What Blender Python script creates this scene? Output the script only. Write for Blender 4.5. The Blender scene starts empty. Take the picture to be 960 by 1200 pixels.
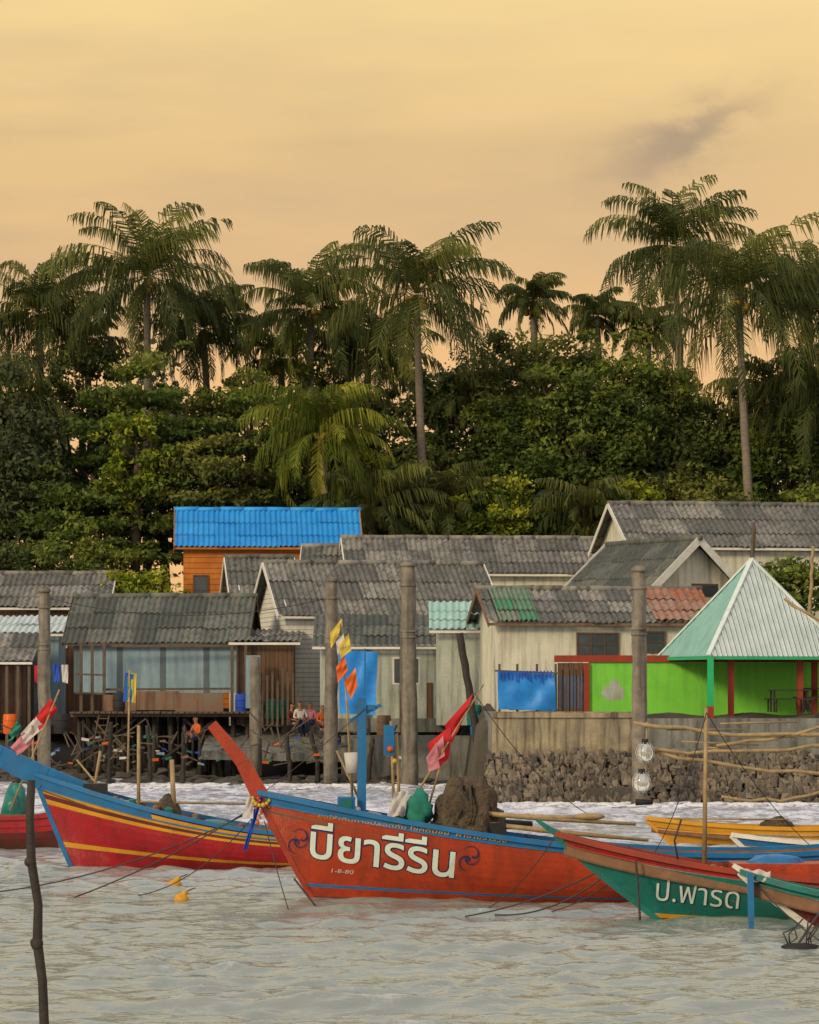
import bpy, math, random
import numpy as np
from mathutils import Vector, Matrix, noise
random.seed(7); rng = np.random.default_rng(7)
R = random.uniform
scene = bpy.context.scene
# survey calibration: camera 4 m above the sea, telephoto; X/Z turn a measured bearing at distance d into metres
F = 3600.; CH = 4.
def X(a, d): return (a-480)*d/F
def Z(b, d): return CH+(800-b)*d/F
def P(a, b, d): return Vector((X(a, d), d, Z(b, d)))

# ------------------------------------------------------------ materials
MATS = {}
def mat(name, c1, c2=None, scale=2., rough=.7, bump=0., streak=0., grime=(.05,.045,.035), tint=0., spec=.3,
        trans=0., planks=0., bscale=12., stretch=(1,1,1), plank_axis=2, wear=0.):
    if name in MATS: return MATS[name]
    m = bpy.data.materials.new(name); m.use_nodes = True
    nt = m.node_tree; N = nt.nodes; L = nt.links
    b = N['Principled BSDF']; out = N['Material Output']
    c2 = c2 or tuple(c*.6 for c in c1)
    tc = N.new('ShaderNodeTexCoord')
    mp = N.new('ShaderNodeMapping'); mp.inputs['Scale'].default_value = stretch
    L.new(tc.outputs['Object'], mp.inputs['Vector'])
    no = N.new('ShaderNodeTexNoise'); no.inputs['Scale'].default_value = scale; no.inputs['Detail'].default_value = 7
    no.inputs['Roughness'].default_value = .65
    L.new(mp.outputs[0], no.inputs['Vector'])
    mr = N.new('ShaderNodeMapRange'); mr.inputs[1].default_value = .32; mr.inputs[2].default_value = .68
    L.new(no.outputs['Fac'], mr.inputs[0]); fac = mr.outputs[0]
    if tint:
        at = N.new('ShaderNodeAttribute'); at.attribute_name = 'tint'
        s = N.new('ShaderNodeMath'); s.operation = 'MULTIPLY_ADD'; s.inputs[1].default_value = tint; s.inputs[2].default_value = -tint*.5
        L.new(at.outputs['Fac'], s.inputs[0])
        s2 = N.new('ShaderNodeMath'); s2.operation = 'MULTIPLY_ADD'; s2.inputs[1].default_value = max(.25, 1-tint*.6); s2.use_clamp = True
        L.new(fac, s2.inputs[0]); L.new(s.outputs[0], s2.inputs[2]); fac = s2.outputs[0]
    mx = N.new('ShaderNodeMix'); mx.data_type = 'RGBA'
    mx.inputs[6].default_value = (*c1, 1); mx.inputs[7].default_value = (*c2, 1)
    L.new(fac, mx.inputs[0]); col = mx.outputs[2]
    if streak:
        m2 = N.new('ShaderNodeMapping'); m2.inputs['Scale'].default_value = (3.5, 3.5, .35)
        L.new(tc.outputs['Object'], m2.inputs['Vector'])
        n2 = N.new('ShaderNodeTexNoise'); n2.inputs['Scale'].default_value = 1.3; n2.inputs['Detail'].default_value = 6
        L.new(m2.outputs[0], n2.inputs['Vector'])
        r2 = N.new('ShaderNodeMapRange'); r2.inputs[1].default_value = .46; r2.inputs[2].default_value = .70; r2.inputs[4].default_value = streak
        L.new(n2.outputs['Fac'], r2.inputs[0])
        x2 = N.new('ShaderNodeMix'); x2.data_type = 'RGBA'; x2.inputs[7].default_value = (*grime, 1)
        L.new(r2.outputs[0], x2.inputs[0]); L.new(col, x2.inputs[6]); col = x2.outputs[2]
    if wear:
        m3 = N.new('ShaderNodeMapping'); m3.inputs['Scale'].default_value = (1.2, 1.2, 5)
        L.new(tc.outputs['Object'], m3.inputs['Vector'])
        n3 = N.new('ShaderNodeTexNoise'); n3.inputs['Scale'].default_value = 5; n3.inputs['Detail'].default_value = 9; n3.inputs['Roughness'].default_value = .75
        L.new(m3.outputs[0], n3.inputs['Vector'])
        r3 = N.new('ShaderNodeMapRange'); r3.inputs[1].default_value = .54; r3.inputs[2].default_value = .66; r3.inputs[4].default_value = wear
        L.new(n3.outputs['Fac'], r3.inputs[0])
        x3 = N.new('ShaderNodeMix'); x3.data_type = 'RGBA'; x3.inputs[7].default_value = (*grime, 1)
        L.new(r3.outputs[0], x3.inputs[0]); L.new(col, x3.inputs[6]); col = x3.outputs[2]
    if planks:
        sp = N.new('ShaderNodeSeparateXYZ'); L.new(tc.outputs['Object'], sp.inputs[0])
        mm = N.new('ShaderNodeMath'); mm.operation = 'MULTIPLY'; mm.inputs[1].default_value = 1/planks
        L.new(sp.outputs[plank_axis], mm.inputs[0])
        fr = N.new('ShaderNodeMath'); fr.operation = 'FRACT'; L.new(mm.outputs[0], fr.inputs[0])
        gt = N.new('ShaderNodeMath'); gt.operation = 'LESS_THAN'; gt.inputs[1].default_value = .14; L.new(fr.outputs[0], gt.inputs[0])
        x4 = N.new('ShaderNodeMix'); x4.data_type = 'RGBA'; x4.blend_type = 'MULTIPLY'; x4.inputs[7].default_value = (.45, .42, .4, 1)
        L.new(gt.outputs[0], x4.inputs[0]); L.new(col, x4.inputs[6]); col = x4.outputs[2]
    L.new(col, b.inputs['Base Color'])
    b.inputs['Roughness'].default_value = rough
    b.inputs['Specular IOR Level'].default_value = spec
    if bump:
        nb = N.new('ShaderNodeTexNoise'); nb.inputs['Scale'].default_value = bscale; nb.inputs['Detail'].default_value = 5
        L.new(mp.outputs[0], nb.inputs['Vector'])
        bp = N.new('ShaderNodeBump'); bp.inputs['Strength'].default_value = bump; bp.inputs['Distance'].default_value = .05
        L.new(nb.outputs['Fac'], bp.inputs['Height']); L.new(bp.outputs[0], b.inputs['Normal'])
    if trans:
        tr = N.new('ShaderNodeBsdfTranslucent'); ms = N.new('ShaderNodeMixShader'); ms.inputs[0].default_value = trans
        L.new(col, tr.inputs['Color']); L.new(b.outputs[0], ms.inputs[1]); L.new(tr.outputs[0], ms.inputs[2])
        L.new(ms.outputs[0], out.inputs['Surface'])
    MATS[name] = m
    return m

roof_grey = mat('roof_fibre_cement', (.12,.12,.105), (.34,.315,.265), scale=1.2, tint=.9, streak=.8, grime=(.045,.045,.035), rough=.85, bump=.3)
roof_dark = mat('roof_fibre_cement_dark', (.075,.085,.075), (.20,.20,.165), scale=1.2, tint=.9, streak=.65, grime=(.04,.045,.035), rough=.85, bump=.3)
roof_blue = mat('roof_blue_sheet', (.015,.24,.64), (.04,.36,.78), scale=1.2, tint=.6, streak=.35, grime=(.06,.2,.4), rough=.5)
roof_mint = mat('roof_mint_sheet', (.30,.52,.43), (.45,.62,.55), scale=1.5, tint=.4, streak=.35, grime=(.15,.17,.14), rough=.5)
roof_rust = mat('roof_rust_sheet', (.32,.11,.05), (.32,.25,.19), scale=1.5, tint=.8, streak=.6, grime=(.12,.04,.02), rough=.8)
roof_green = mat('roof_green_sheet', (.04,.22,.11), (.25,.22,.18), scale=2, tint=.6, streak=.6, grime=(.16,.05,.03), rough=.7)
pav_white = mat('pavilion_white_sheet', (.66,.74,.70), (.52,.61,.58), scale=1, streak=.3, grime=(.3,.36,.33), rough=.4)
pav_mint_shade = mat('pavilion_mint_shaded_sheet', (.30,.58,.50), (.24,.48,.42), scale=1, streak=.25, rough=.4)  # mint tone carries the shade on the roof's left face
w_white = mat('wall_white_clapboard', (.78,.77,.70), (.64,.64,.57), streak=.3, grime=(.3,.28,.23), planks=.2)
w_cream = mat('wall_cream_plaster', (.72,.69,.55), (.54,.53,.43), scale=.9, streak=.65, grime=(.25,.23,.18), wear=.4)
w_grey = mat('wall_grey_plaster', (.48,.51,.44), (.34,.37,.32), scale=.9, streak=.7, grime=(.15,.15,.12), wear=.4)
w_bluegrey = mat('wall_blue_grey_sheet', (.25,.36,.42), (.18,.26,.31), scale=1.2, streak=.5, grime=(.11,.13,.13), planks=1.8, plank_axis=0)
w_orange = mat('wall_orange_wood', (.60,.20,.03), (.42,.12,.02), scale=1.5, planks=.25, plank_axis=2, streak=.35, grime=(.2,.07,.02))
w_brown = mat('wall_brown_wood', (.17,.085,.045), (.09,.055,.035), scale=2, planks=.18, plank_axis=0, streak=.4)
w_rust = mat('rusty_sheet', (.22,.11,.055), (.17,.14,.11), scale=2.5, streak=.8, grime=(.08,.03,.015))
w_lime = mat('wall_lime_green', (.22,.66,.06), (.17,.54,.05), scale=1, streak=.4, grime=(.10,.32,.05), rough=.6, bump=.2)
white = mat('white_paint', (.74,.72,.65), (.6,.58,.52), scale=3, wear=.5, grime=(.34,.31,.26))
letter = mat('lettering_white', (.70,.78,.70), (.58,.68,.62), scale=5, rough=.5, wear=.3, grime=(.5,.35,.28))
dark = mat('dark_interior', (.018,.018,.018), (.03,.03,.028))
glass = mat('window_glass', (.03,.04,.045), (.06,.07,.07), rough=.15, spec=.6)
wood = mat('weathered_wood', (.15,.11,.075), (.07,.055,.04), scale=4, stretch=(4,4,.7), bump=.4, rough=.85)
wood_dark = mat('dark_wet_wood', (.05,.04,.032), (.025,.022,.02), scale=4, bump=.4)
bamboo = mat('bamboo', (.42,.30,.14), (.24,.17,.09), scale=6, rough=.5)
concrete = mat('pole_concrete', (.27,.235,.185), (.13,.115,.09), scale=2.6, streak=.7, grime=(.055,.05,.04), bump=.5, rough=.9)
sea_conc = mat('seawall_concrete', (.40,.33,.21), (.20,.17,.125), scale=1.1, streak=.95, grime=(.045,.04,.032), bump=.5, rough=.9)
sea_conc2 = mat('seawall_grey_concrete', (.25,.25,.22), (.15,.15,.135), scale=1.1, streak=.8, grime=(.055,.055,.045), bump=.5, rough=.9)
stone = mat('shore_stone', (.22,.18,.135), (.045,.042,.036), scale=2.5, tint=1.0, bump=.6, rough=.9)
stone_d = mat('dark_shore_stone', (.09,.08,.065), (.03,.027,.023), scale=2.5, tint=1.0, bump=.6, rough=.9)
red_trim = mat('red_brown_trim', (.33,.045,.02), (.25,.04,.02), streak=.3)
green_trim = mat('green_trim', (.02,.42,.16), (.02,.34,.13))
ground_m = mat('sandy_mud', (.10,.085,.06), (.045,.04,.03), scale=.6, bump=.5, rough=.95)
blue_tarp_m = mat('blue_tarp_plastic', (.02,.26,.72), (.02,.17,.52), scale=2, rough=.45, bump=.5, bscale=3)
rope_m = mat('rope', (.06,.055,.05), (.035,.03,.03))
rope_l = mat('rope_light', (.4,.36,.3), (.3,.27,.22))
b_red = mat('hull_orange_red', (.45,.050,.010), (.32,.032,.009), scale=1.3, streak=.5, grime=(.17,.025,.010), wear=.55, rough=.3, bump=.15, spec=.5)
b_crim = mat('hull_crimson', (.42,.011,.017), (.30,.009,.015), scale=1.3, streak=.45, grime=(.14,.01,.013), wear=.5, rough=.32, bump=.15, spec=.5)
b_maroon = mat('hull_maroon', (.16,.02,.018), (.09,.016,.014), scale=2, streak=.4, wear=.4, rough=.6)
b_blue = mat('hull_blue', (.012,.17,.41), (.01,.115,.29), scale=2, streak=.3, wear=.5, grime=(.08,.13,.19), rough=.42)
b_navy = mat('hull_navy', (.015,.03,.12), (.012,.02,.07), scale=2, rough=.5)
b_yel = mat('hull_yellow', (.66,.33,.02), (.50,.23,.02), scale=2, wear=.5, grime=(.2,.1,.03), rough=.45)
b_teal = mat('hull_teal', (.012,.19,.165), (.01,.125,.11), scale=1.5, streak=.45, wear=.5, grime=(.05,.10,.085), rough=.35, bump=.15)
b_bot = mat('hull_antifoul_dark', (.14,.045,.025), (.07,.03,.022), scale=2, wear=.5, rough=.6)
b_green = mat('hull_green', (.01,.30,.14), (.01,.2,.1), rough=.45)
b_deck = mat('boat_deck_wood', (.25,.13,.07), (.14,.08,.05), scale=3, rough=.8)
orange = mat('orange_plastic', (.80,.16,.02), (.65,.11,.015), rough=.4, trans=.2)
yel_f = mat('yellow_cloth', (.80,.62,.10), (.7,.5,.08), trans=.3)
red_f = mat('red_cloth', (.65,.03,.03), (.5,.02,.03), trans=.3)
wht_f = mat('white_cloth', (.75,.72,.68), (.6,.55,.52), trans=.3)
pink_f = mat('pink_cloth', (.7,.3,.33), (.6,.2,.25), trans=.3)
blu_f = mat('blue_cloth', (.03,.10,.55), (.02,.07,.4), trans=.2)
grn_f = mat('green_cloth', (.02,.25,.16), (.02,.16,.12))
net_m = mat('fishing_net', (.14,.10,.06), (.05,.04,.03), scale=9, bump=1., bscale=22, rough=1)
blk = mat('black_rubber', (.015,.015,.017), (.03,.03,.03))
skin_m = mat('skin', (.32,.16,.09), (.28,.13,.07))
hair_m = mat('hair', (.012,.01,.01), (.02,.015,.012))
trunk_m = mat('palm_trunk', (.30,.25,.19), (.17,.14,.11), scale=3, stretch=(1,1,6), bump=.8, rough=.9)
bark_m = mat('bark', (.10,.075,.05), (.05,.04,.03), scale=3, bump=.6)
coco_m = mat('coconut', (.50,.28,.03), (.28,.25,.04))
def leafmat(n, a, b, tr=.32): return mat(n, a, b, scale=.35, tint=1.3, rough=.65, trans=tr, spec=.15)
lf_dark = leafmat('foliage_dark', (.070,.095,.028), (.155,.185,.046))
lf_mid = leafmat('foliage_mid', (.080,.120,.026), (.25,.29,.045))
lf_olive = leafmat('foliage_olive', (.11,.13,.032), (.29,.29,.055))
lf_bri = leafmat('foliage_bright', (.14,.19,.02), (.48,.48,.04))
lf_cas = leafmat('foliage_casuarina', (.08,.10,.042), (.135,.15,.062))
lf_far_haze = leafmat('foliage_far_hazed', (.12,.135,.066), (.18,.185,.085))  # distance haze mixed into the leaf colour: paler and less saturated
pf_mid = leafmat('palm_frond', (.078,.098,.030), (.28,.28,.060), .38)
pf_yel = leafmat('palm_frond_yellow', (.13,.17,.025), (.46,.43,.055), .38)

# ------------------------------------------------------------ mesh helpers
class M:
    def __init__(s, m): s.m = m; s.v = []; s.f = []; s.t = []; s.tint = .5; s.smooth = False
    def add(s, vs, fs):
        o = len(s.v); s.v += [tuple(v) for v in vs]; s.t += [s.tint]*len(vs)
        s.f += [tuple(i+o for i in f) for f in fs]
    def box(s, x0, x1, y0, y1, z0, z1):
        s.add([(x0,y0,z0),(x1,y0,z0),(x1,y1,z0),(x0,y1,z0),(x0,y0,z1),(x1,y0,z1),(x1,y1,z1),(x0,y1,z1)],
              [(0,3,2,1),(4,5,6,7),(0,1,5,4),(1,2,6,5),(2,3,7,6),(3,0,4,7)])
    def beam(s, p, q, w, h, w2=None, h2=None):
        p = Vector(p); q = Vector(q); d = (q-p).normalized()
        up = Vector((0,0,1)) if abs(d.z) < .95 else Vector((0,1,0))
        a = d.cross(up).normalized(); b = a.cross(d).normalized()
        w2 = w2 or w; h2 = h2 or h
        vs = []
        for c, ww, hh in ((p,w,h),(q,w2,h2)):
            for i, j in ((-1,-1),(1,-1),(1,1),(-1,1)): vs.append(c+a*i*ww/2+b*j*hh/2)
        s.add(vs, [(0,3,2,1),(4,5,6,7),(0,1,5,4),(1,2,6,5),(2,3,7,6),(3,0,4,7)])
    def tube(s, pts, rad, n=8):
        pts = [Vector(p) for p in pts]
        if not hasattr(rad, '__len__'): rad = [rad]*len(pts)
        vs = []; fs = []
        for i, p in enumerate(pts):
            d = (pts[min(i+1,len(pts)-1)]-pts[max(i-1,0)]).normalized()
            up = Vector((0,0,1)) if abs(d.z) < .9 else Vector((0,1,0))
            a = d.cross(up).normalized(); b = a.cross(d)
            for k in range(n):
                t = 2*math.pi*k/n; vs.append(p+(a*math.cos(t)+b*math.sin(t))*rad[i])
        for i in range(len(pts)-1):
            for k in range(n):
                fs.append((i*n+k, i*n+(k+1)%n, (i+1)*n+(k+1)%n, (i+1)*n+k))
        fs.append(tuple(range(n))[::-1]); fs.append(tuple((len(pts)-1)*n+k for k in range(n)))
        s.add(vs, fs)
    def ball(s, c, r, nu=12, nv=8, jit=0.):
        if not hasattr(r, '__len__'): r = (r,r,r)
        vs = []; fs = []; sd = R(0,100)
        for j in range(nv+1):
            ph = math.pi*j/nv
            for i in range(nu):
                th = 2*math.pi*i/nu
                d = Vector((math.sin(ph)*math.cos(th), math.sin(ph)*math.sin(th), math.cos(ph)))
                k = 1+jit*(noise.noise(d*1.6+Vector((sd,sd*.7,0)))+.45*noise.noise(d*5+Vector((sd,0,3)))) if jit else 1
                vs.append((c[0]+d.x*r[0]*k, c[1]+d.y*r[1]*k, c[2]+d.z*r[2]*k))
        for j in range(nv):
            for i in range(nu):
                fs.append((j*nu+i, (j+1)*nu+i, (j+1)*nu+(i+1)%nu, j*nu+(i+1)%nu))
        s.add(vs, fs)
    def cloth(s, a, b, c, d, n=8, amp=.05, k=2.):
        a,b,c,d = map(Vector, (a,b,c,d)); nrm = (b-a).cross(d-a).normalized(); ph = R(0,6)
        vs = []; fs = []
        for j in range(n+1):
            for i in range(n+1):
                u = i/n; v = j/n
                p = (a*(1-u)+b*u)*(1-v)+(d*(1-u)+c*u)*v
                wv = math.sin(k*2*math.pi*(u*.8+v*.5)+ph)*.5+noise.noise(Vector((u*k*2.2+ph,v*k*1.1,ph)))*1.2
                p = p+nrm*amp*(.3+u)*wv
                vs.append(p)
        for j in range(n):
            for i in range(n):
                q = j*(n+1)+i; fs.append((q,q+1,q+n+2,q+n+1))
        s.add(vs, fs)
    def corr(s, x0, x1, a, b, wave=.25, amp=.04, rows=None):
        """corrugated sheets between x0..x1, from lower edge a=(y,z) to upper edge b=(y,z)"""
        a = Vector((0,a[0],a[1])); b = Vector((0,b[0],b[1])); L = (b-a).length; d = (b-a)/L
        nrm = Vector((0,-d.z,d.y));  nrm = nrm if nrm.z > 0 else -nrm
        rows = rows or max(1, round(L/1.3)); sw = wave*4
        nc = max(1, round((x1-x0)/sw)); sw = (x1-x0)/nc
        for r in range(rows):
            for c in range(nc):
                s.tint = R(0,1); o = R(-.01,.016); dl = R(-.06,.06)
                p0 = a+d*(L*r/rows-(.12 if r else .0)+dl)+nrm*(.05+o); p1 = a+d*(L*(r+1)/rows)+nrm*(.01+o)
                n = 24; vs = []
                for k in range(n+1):
                    x = x0+c*sw+(sw+.03)*k/n; h = amp*math.sin(2*math.pi*4*k/n)
                    vs.append((x, *(p0+nrm*h)[1:])); vs.append((x, *(p1+nrm*h)[1:]))
                s.add(vs, [(2*k,2*k+2,2*k+3,2*k+1) for k in range(n)])
        s.tint = .5

def mesh_obj(name, m, mt, parent=None):
    me = bpy.data.meshes.new(name); me.from_pydata(m.v, [], m.f); me.materials.append(mt)
    if m.smooth: me.polygons.foreach_set('use_smooth', [True]*len(me.polygons))
    at = me.attributes.new('tint', 'FLOAT', 'POINT'); at.data.foreach_set('value', m.t)
    me.update()
    o = bpy.data.objects.new(name, me); scene.collection.objects.link(o)
    if parent: o.parent = parent
    return o
class Thing:
    def __init__(s, name, loc=(0,0,0), yaw=0.):
        s.name = name; s.loc = loc; s.yaw = yaw; s.parts = {}; s.extra = []
    def p(s, part, m, smooth=False):
        if part not in s.parts: s.parts[part] = M(m); s.parts[part].smooth = smooth
        return s.parts[part]
    def done(s):
        ps = [(k,m) for k,m in s.parts.items() if m.v]
        if len(ps) == 1 and not s.extra:
            o = mesh_obj(s.name, ps[0][1], ps[0][1].m)
        else:
            o = bpy.data.objects.new(s.name, None); o.empty_display_size = .3; scene.collection.objects.link(o)
            for k, m in ps: mesh_obj(k, m, m.m, o)
            for e in s.extra: e.parent = o
        o.location = s.loc; o.rotation_euler = (0,0,s.yaw)
        return o

# ------------------------------------------------------------ world
w = bpy.data.worlds.new('World'); scene.world = w; w.use_nodes = True
nt = w.node_tree; N = nt.nodes; L = nt.links; N.clear()
def math_(op, a, b=None, c=None, clamp=False):
    n = N.new('ShaderNodeMath'); n.operation = op; n.use_clamp = clamp
    for i, q in enumerate((a,b,c)):
        if q is None: continue
        if isinstance(q, (int,float)): n.inputs[i].default_value = q
        else: L.new(q, n.inputs[i])
    return n.outputs[0]
def mixc(f, a, b, mode='MIX'):
    n = N.new('ShaderNodeMix'); n.data_type = 'RGBA'; n.blend_type = mode
    for i, q in ((0,f),(6,a),(7,b)):
        if isinstance(q, (int,float)): n.inputs[i].default_value = q
        elif isinstance(q, tuple): n.inputs[i].default_value = (*q,1)
        else: L.new(q, n.inputs[i])
    return n.outputs[2]
tc = N.new('ShaderNodeTexCoord'); sp = N.new('ShaderNodeSeparateXYZ'); L.new(tc.outputs['Generated'], sp.inputs[0])
x, y, z = sp.outputs
ramp = N.new('ShaderNodeValToRGB'); e = ramp.color_ramp.elements
e[0].position = 0; e[0].color = (.92,.50,.20,1)
e[1].position = 1; e[1].color = (.54,.60,.78,1)
for p_, c_ in ((.09,(.92,.52,.20,1)),(.13,(.80,.495,.215,1)),(.17,(.80,.53,.225,1)),(.20,(.91,.635,.26,1)),(.23,(.99,.72,.30,1)),(.34,(.96,.84,.60,1)),(.6,(.76,.74,.84,1))):
    q = e.new(p_); q.color = c_
L.new(z, ramp.inputs[0])
backc = (.86,.78,.70)
bf = math_('MULTIPLY_ADD', y, -1.2, .1, clamp=True)
col = mixc(bf, ramp.outputs[0], backc)
mp = N.new('ShaderNodeMapping'); mp.inputs['Scale'].default_value = (7,7,34); mp.inputs['Rotation'].default_value = (0,.12,0); L.new(tc.outputs['Generated'], mp.inputs['Vector'])
nz = N.new('ShaderNodeTexNoise'); nz.inputs['Scale'].default_value = 1.1; nz.inputs['Detail'].default_value = 8; nz.inputs['Roughness'].default_value = .55
L.new(mp.outputs[0], nz.inputs['Vector'])
cl = math_('MULTIPLY_ADD', nz.outputs['Fac'], 3.2, -1.15, clamp=True)
lf = math_('MULTIPLY_ADD', x, -2.6, .60, clamp=True)
hi = math_('SUBTRACT', 1.2, math_('MULTIPLY', math_('ABSOLUTE', math_('SUBTRACT', z, .145)), 13.), clamp=True)
col = mixc(math_('MULTIPLY', math_('MULTIPLY', cl, lf), math_('MULTIPLY_ADD', hi, .62, .14)), col, (.50,.35,.21))
# small grey cloud
ys = math_('MAXIMUM', y, .05)
a = math_('SUBTRACT', math_('DIVIDE', x, ys), .088); b = math_('SUBTRACT', math_('DIVIDE', z, ys), .177)
al = math_('ADD', math_('MULTIPLY', a, .90), math_('MULTIPLY', b, .43))
ac = math_('SUBTRACT', math_('MULTIPLY', b, .90), math_('MULTIPLY', a, .43))
m4 = N.new('ShaderNodeMapping'); m4.inputs['Scale'].default_value = (60,60,120); m4.inputs['Rotation'].default_value = (0,.45,0); L.new(tc.outputs['Generated'], m4.inputs['Vector'])
n4 = N.new('ShaderNodeTexNoise'); n4.inputs['Scale'].default_value = .9; n4.inputs['Detail'].default_value = 7; L.new(m4.outputs[0], n4.inputs['Vector'])
nn = math_('SUBTRACT', n4.outputs['Fac'], .5)
g = math_('ADD', math_('POWER', math_('ABSOLUTE', math_('DIVIDE', al, .028)), 2.), math_('POWER', math_('ABSOLUTE', math_('DIVIDE', math_('ADD', ac, math_('MULTIPLY', nn, .026)), .0080)), 2.))
g = math_('EXPONENT', math_('MULTIPLY', g, -1.))
g = math_('MULTIPLY', g, math_('MULTIPLY_ADD', nn, 2.6, 1.15, clamp=True), clamp=True)
col = mixc(math_('MULTIPLY', g, .85), col, (.40,.28,.17))
sky = N.new('ShaderNodeTexSky'); sky.sky_type = 'NISHITA'; sky.sun_disc = False
sun_dir = Vector((.62,.68,-.42)).normalized()
sky.sun_elevation = math.asin(-sun_dir.z); sky.sun_rotation = math.atan2(-sun_dir.x, -sun_dir.y)
bg1 = N.new('ShaderNodeBackground'); L.new(col, bg1.inputs[0]); bg1.inputs[1].default_value = .97
bg2 = N.new('ShaderNodeBackground'); L.new(sky.outputs[0], bg2.inputs[0]); bg2.inputs[1].default_value = .008
ad = N.new('ShaderNodeAddShader'); L.new(bg1.outputs[0], ad.inputs[0]); L.new(bg2.outputs[0], ad.inputs[1])
wo = N.new('ShaderNodeOutputWorld'); L.new(ad.outputs[0], wo.inputs['Surface'])
sl = bpy.data.lights.new('sun', 'SUN'); sl.energy = 2.1; sl.angle = math.radians(12); sl.color = (1,.81,.50)
so = bpy.data.objects.new('sun', sl); scene.collection.objects.link(so); so.rotation_euler = sun_dir.to_track_quat('-Z','Y').to_euler()

# ------------------------------------------------------------ camera
cd = bpy.data.cameras.new('camera'); cam = bpy.data.objects.new('camera', cd); scene.collection.objects.link(cam)
cam.location = (0,0,CH); cam.rotation_euler = (math.pi/2,0,0)
cd.sensor_fit = 'VERTICAL'; cd.sensor_height = 36; cd.sensor_width = 28.8; cd.lens = 108; cd.shift_y = 200/1200
cd.clip_end = 9000; cd.clip_start = .5
scene.camera = cam
scene.view_settings.view_transform = 'Standard'; scene.view_settings.look = 'None'; scene.view_settings.exposure = 0

# ------------------------------------------------------------ water
def grid_obj(name, xs, ys, H, m, smooth=True):
    XX, YY = np.meshgrid(xs, ys); ZZ = H(XX, YY)
    co = np.stack([XX,YY,ZZ], -1).reshape(-1,3)
    nx, ny = len(xs), len(ys)
    i = np.arange(nx-1); j = np.arange(ny-1); I, J = np.meshgrid(i, j)
    q = (J*nx+I).ravel(); fc = np.stack([q,q+1,q+nx+1,q+nx], -1)
    me = bpy.data.meshes.new(name); me.vertices.add(len(co)); me.vertices.foreach_set('co', co.ravel())
    me.loops.add(fc.size); me.loops.foreach_set('vertex_index', fc.ravel())
    me.polygons.add(len(fc)); me.polygons.foreach_set('loop_start', np.arange(0, fc.size, 4)); me.polygons.foreach_set('loop_total', np.full(len(fc),4))
    me.polygons.foreach_set('use_smooth', np.full(len(fc), smooth)); me.update(calc_edges=True); me.materials.append(m)
    o = bpy.data.objects.new(name, me); scene.collection.objects.link(o); return o
yy = [29.]
while yy[-1] < 136: yy.append(yy[-1]+.05+max(0,(yy[-1]-36))*.0019)
ysw = np.concatenate([np.linspace(-2000,-60,12), np.linspace(-50,28,30), yy, [140,150]])
xsw = np.concatenate([-np.geomspace(1500,19,18), np.arange(-18,18.01,.062), np.geomspace(19,1500,18)])
comp = []
for i in range(120):
    lam = math.exp(R(math.log(.27), math.log(1.7))); th = random.gauss(math.radians(-72), .5)
    k = 2*math.pi/lam; comp.append((.030/k, k*math.cos(th), k*math.sin(th), R(0,6.28)))
for i in range(10):
    lam = R(1.8,4.5); th = random.gauss(math.radians(-78), .35); k = 2*math.pi/lam; comp.append((.022/k, k*math.cos(th), k*math.sin(th), R(0,6.28)))
def HW(x, y):
    h = np.zeros_like(x)
    for a_, kx, ky, ph in comp: h += a_*np.sin(kx*x+ky*y+ph)
    patch = .9+.28*np.sin(x*.31+y*.11)*np.sin(y*.23-x*.17+1.3)+.22*np.sin(x*.9-y*.4)*np.sin(y*.7+x*.3)
    return h*patch*np.clip((60-np.abs(x))/40, 0, 1)*np.clip((y+20)/40, 0, 1)
wm = bpy.data.materials.new('sea_water'); wm.use_nodes = True; nt_ = wm.node_tree; n_ = nt_.nodes; l_ = nt_.links; b = n_['Principled BSDF']
b.inputs['Roughness'].default_value = .05; b.inputs['IOR'].default_value = 1.36; b.inputs['Specular IOR Level'].default_value = .9
t_ = n_.new('ShaderNodeTexCoord'); mpp = n_.new('ShaderNodeMapping'); mpp.inputs['Scale'].default_value = (1,1.7,1); mpp.inputs['Rotation'].default_value = (0,0,.25)
l_.new(t_.outputs['Object'], mpp.inputs[0])
nn1 = n_.new('ShaderNodeTexNoise'); nn1.inputs['Scale'].default_value = 7.; nn1.inputs['Detail'].default_value = 3; l_.new(mpp.outputs[0], nn1.inputs['Vector'])
bu = n_.new('ShaderNodeBump'); bu.inputs['Strength'].default_value = .55; bu.inputs['Distance'].default_value = .03
l_.new(nn1.outputs['Fac'], bu.inputs['Height']); l_.new(bu.outputs[0], b.inputs['Normal'])
sx_ = n_.new('ShaderNodeSeparateXYZ'); l_.new(t_.outputs['Object'], sx_.inputs[0])
fm = n_.new('ShaderNodeMapping'); fm.inputs['Scale'].default_value = (.8,.55,1); l_.new(t_.outputs['Object'], fm.inputs[0])
fn = n_.new('ShaderNodeTexNoise'); fn.inputs['Scale'].default_value = 2.0; fn.inputs['Detail'].default_value = 10; fn.inputs['Roughness'].default_value = .78; l_.new(fm.outputs[0], fn.inputs['Vector'])
def wmath(op, a, b_=None, c=None, clamp=False):
    n = n_.new('ShaderNodeMath'); n.operation = op; n.use_clamp = clamp
    for i, q in enumerate((a,b_,c)):
        if q is None: continue
        if isinstance(q, (int,float)): n.inputs[i].default_value = q
        else: l_.new(q, n.inputs[i])
    return n.outputs[0]
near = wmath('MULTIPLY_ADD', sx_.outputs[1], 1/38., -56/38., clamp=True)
crest = wmath('MULTIPLY', sx_.outputs[2], .9)
fsum = wmath('ADD', wmath('ADD', fn.outputs['Fac'], crest), wmath('MULTIPLY', near, .16))
foam = wmath('MULTIPLY_ADD', fsum, 8., -5.05, clamp=True)
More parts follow.
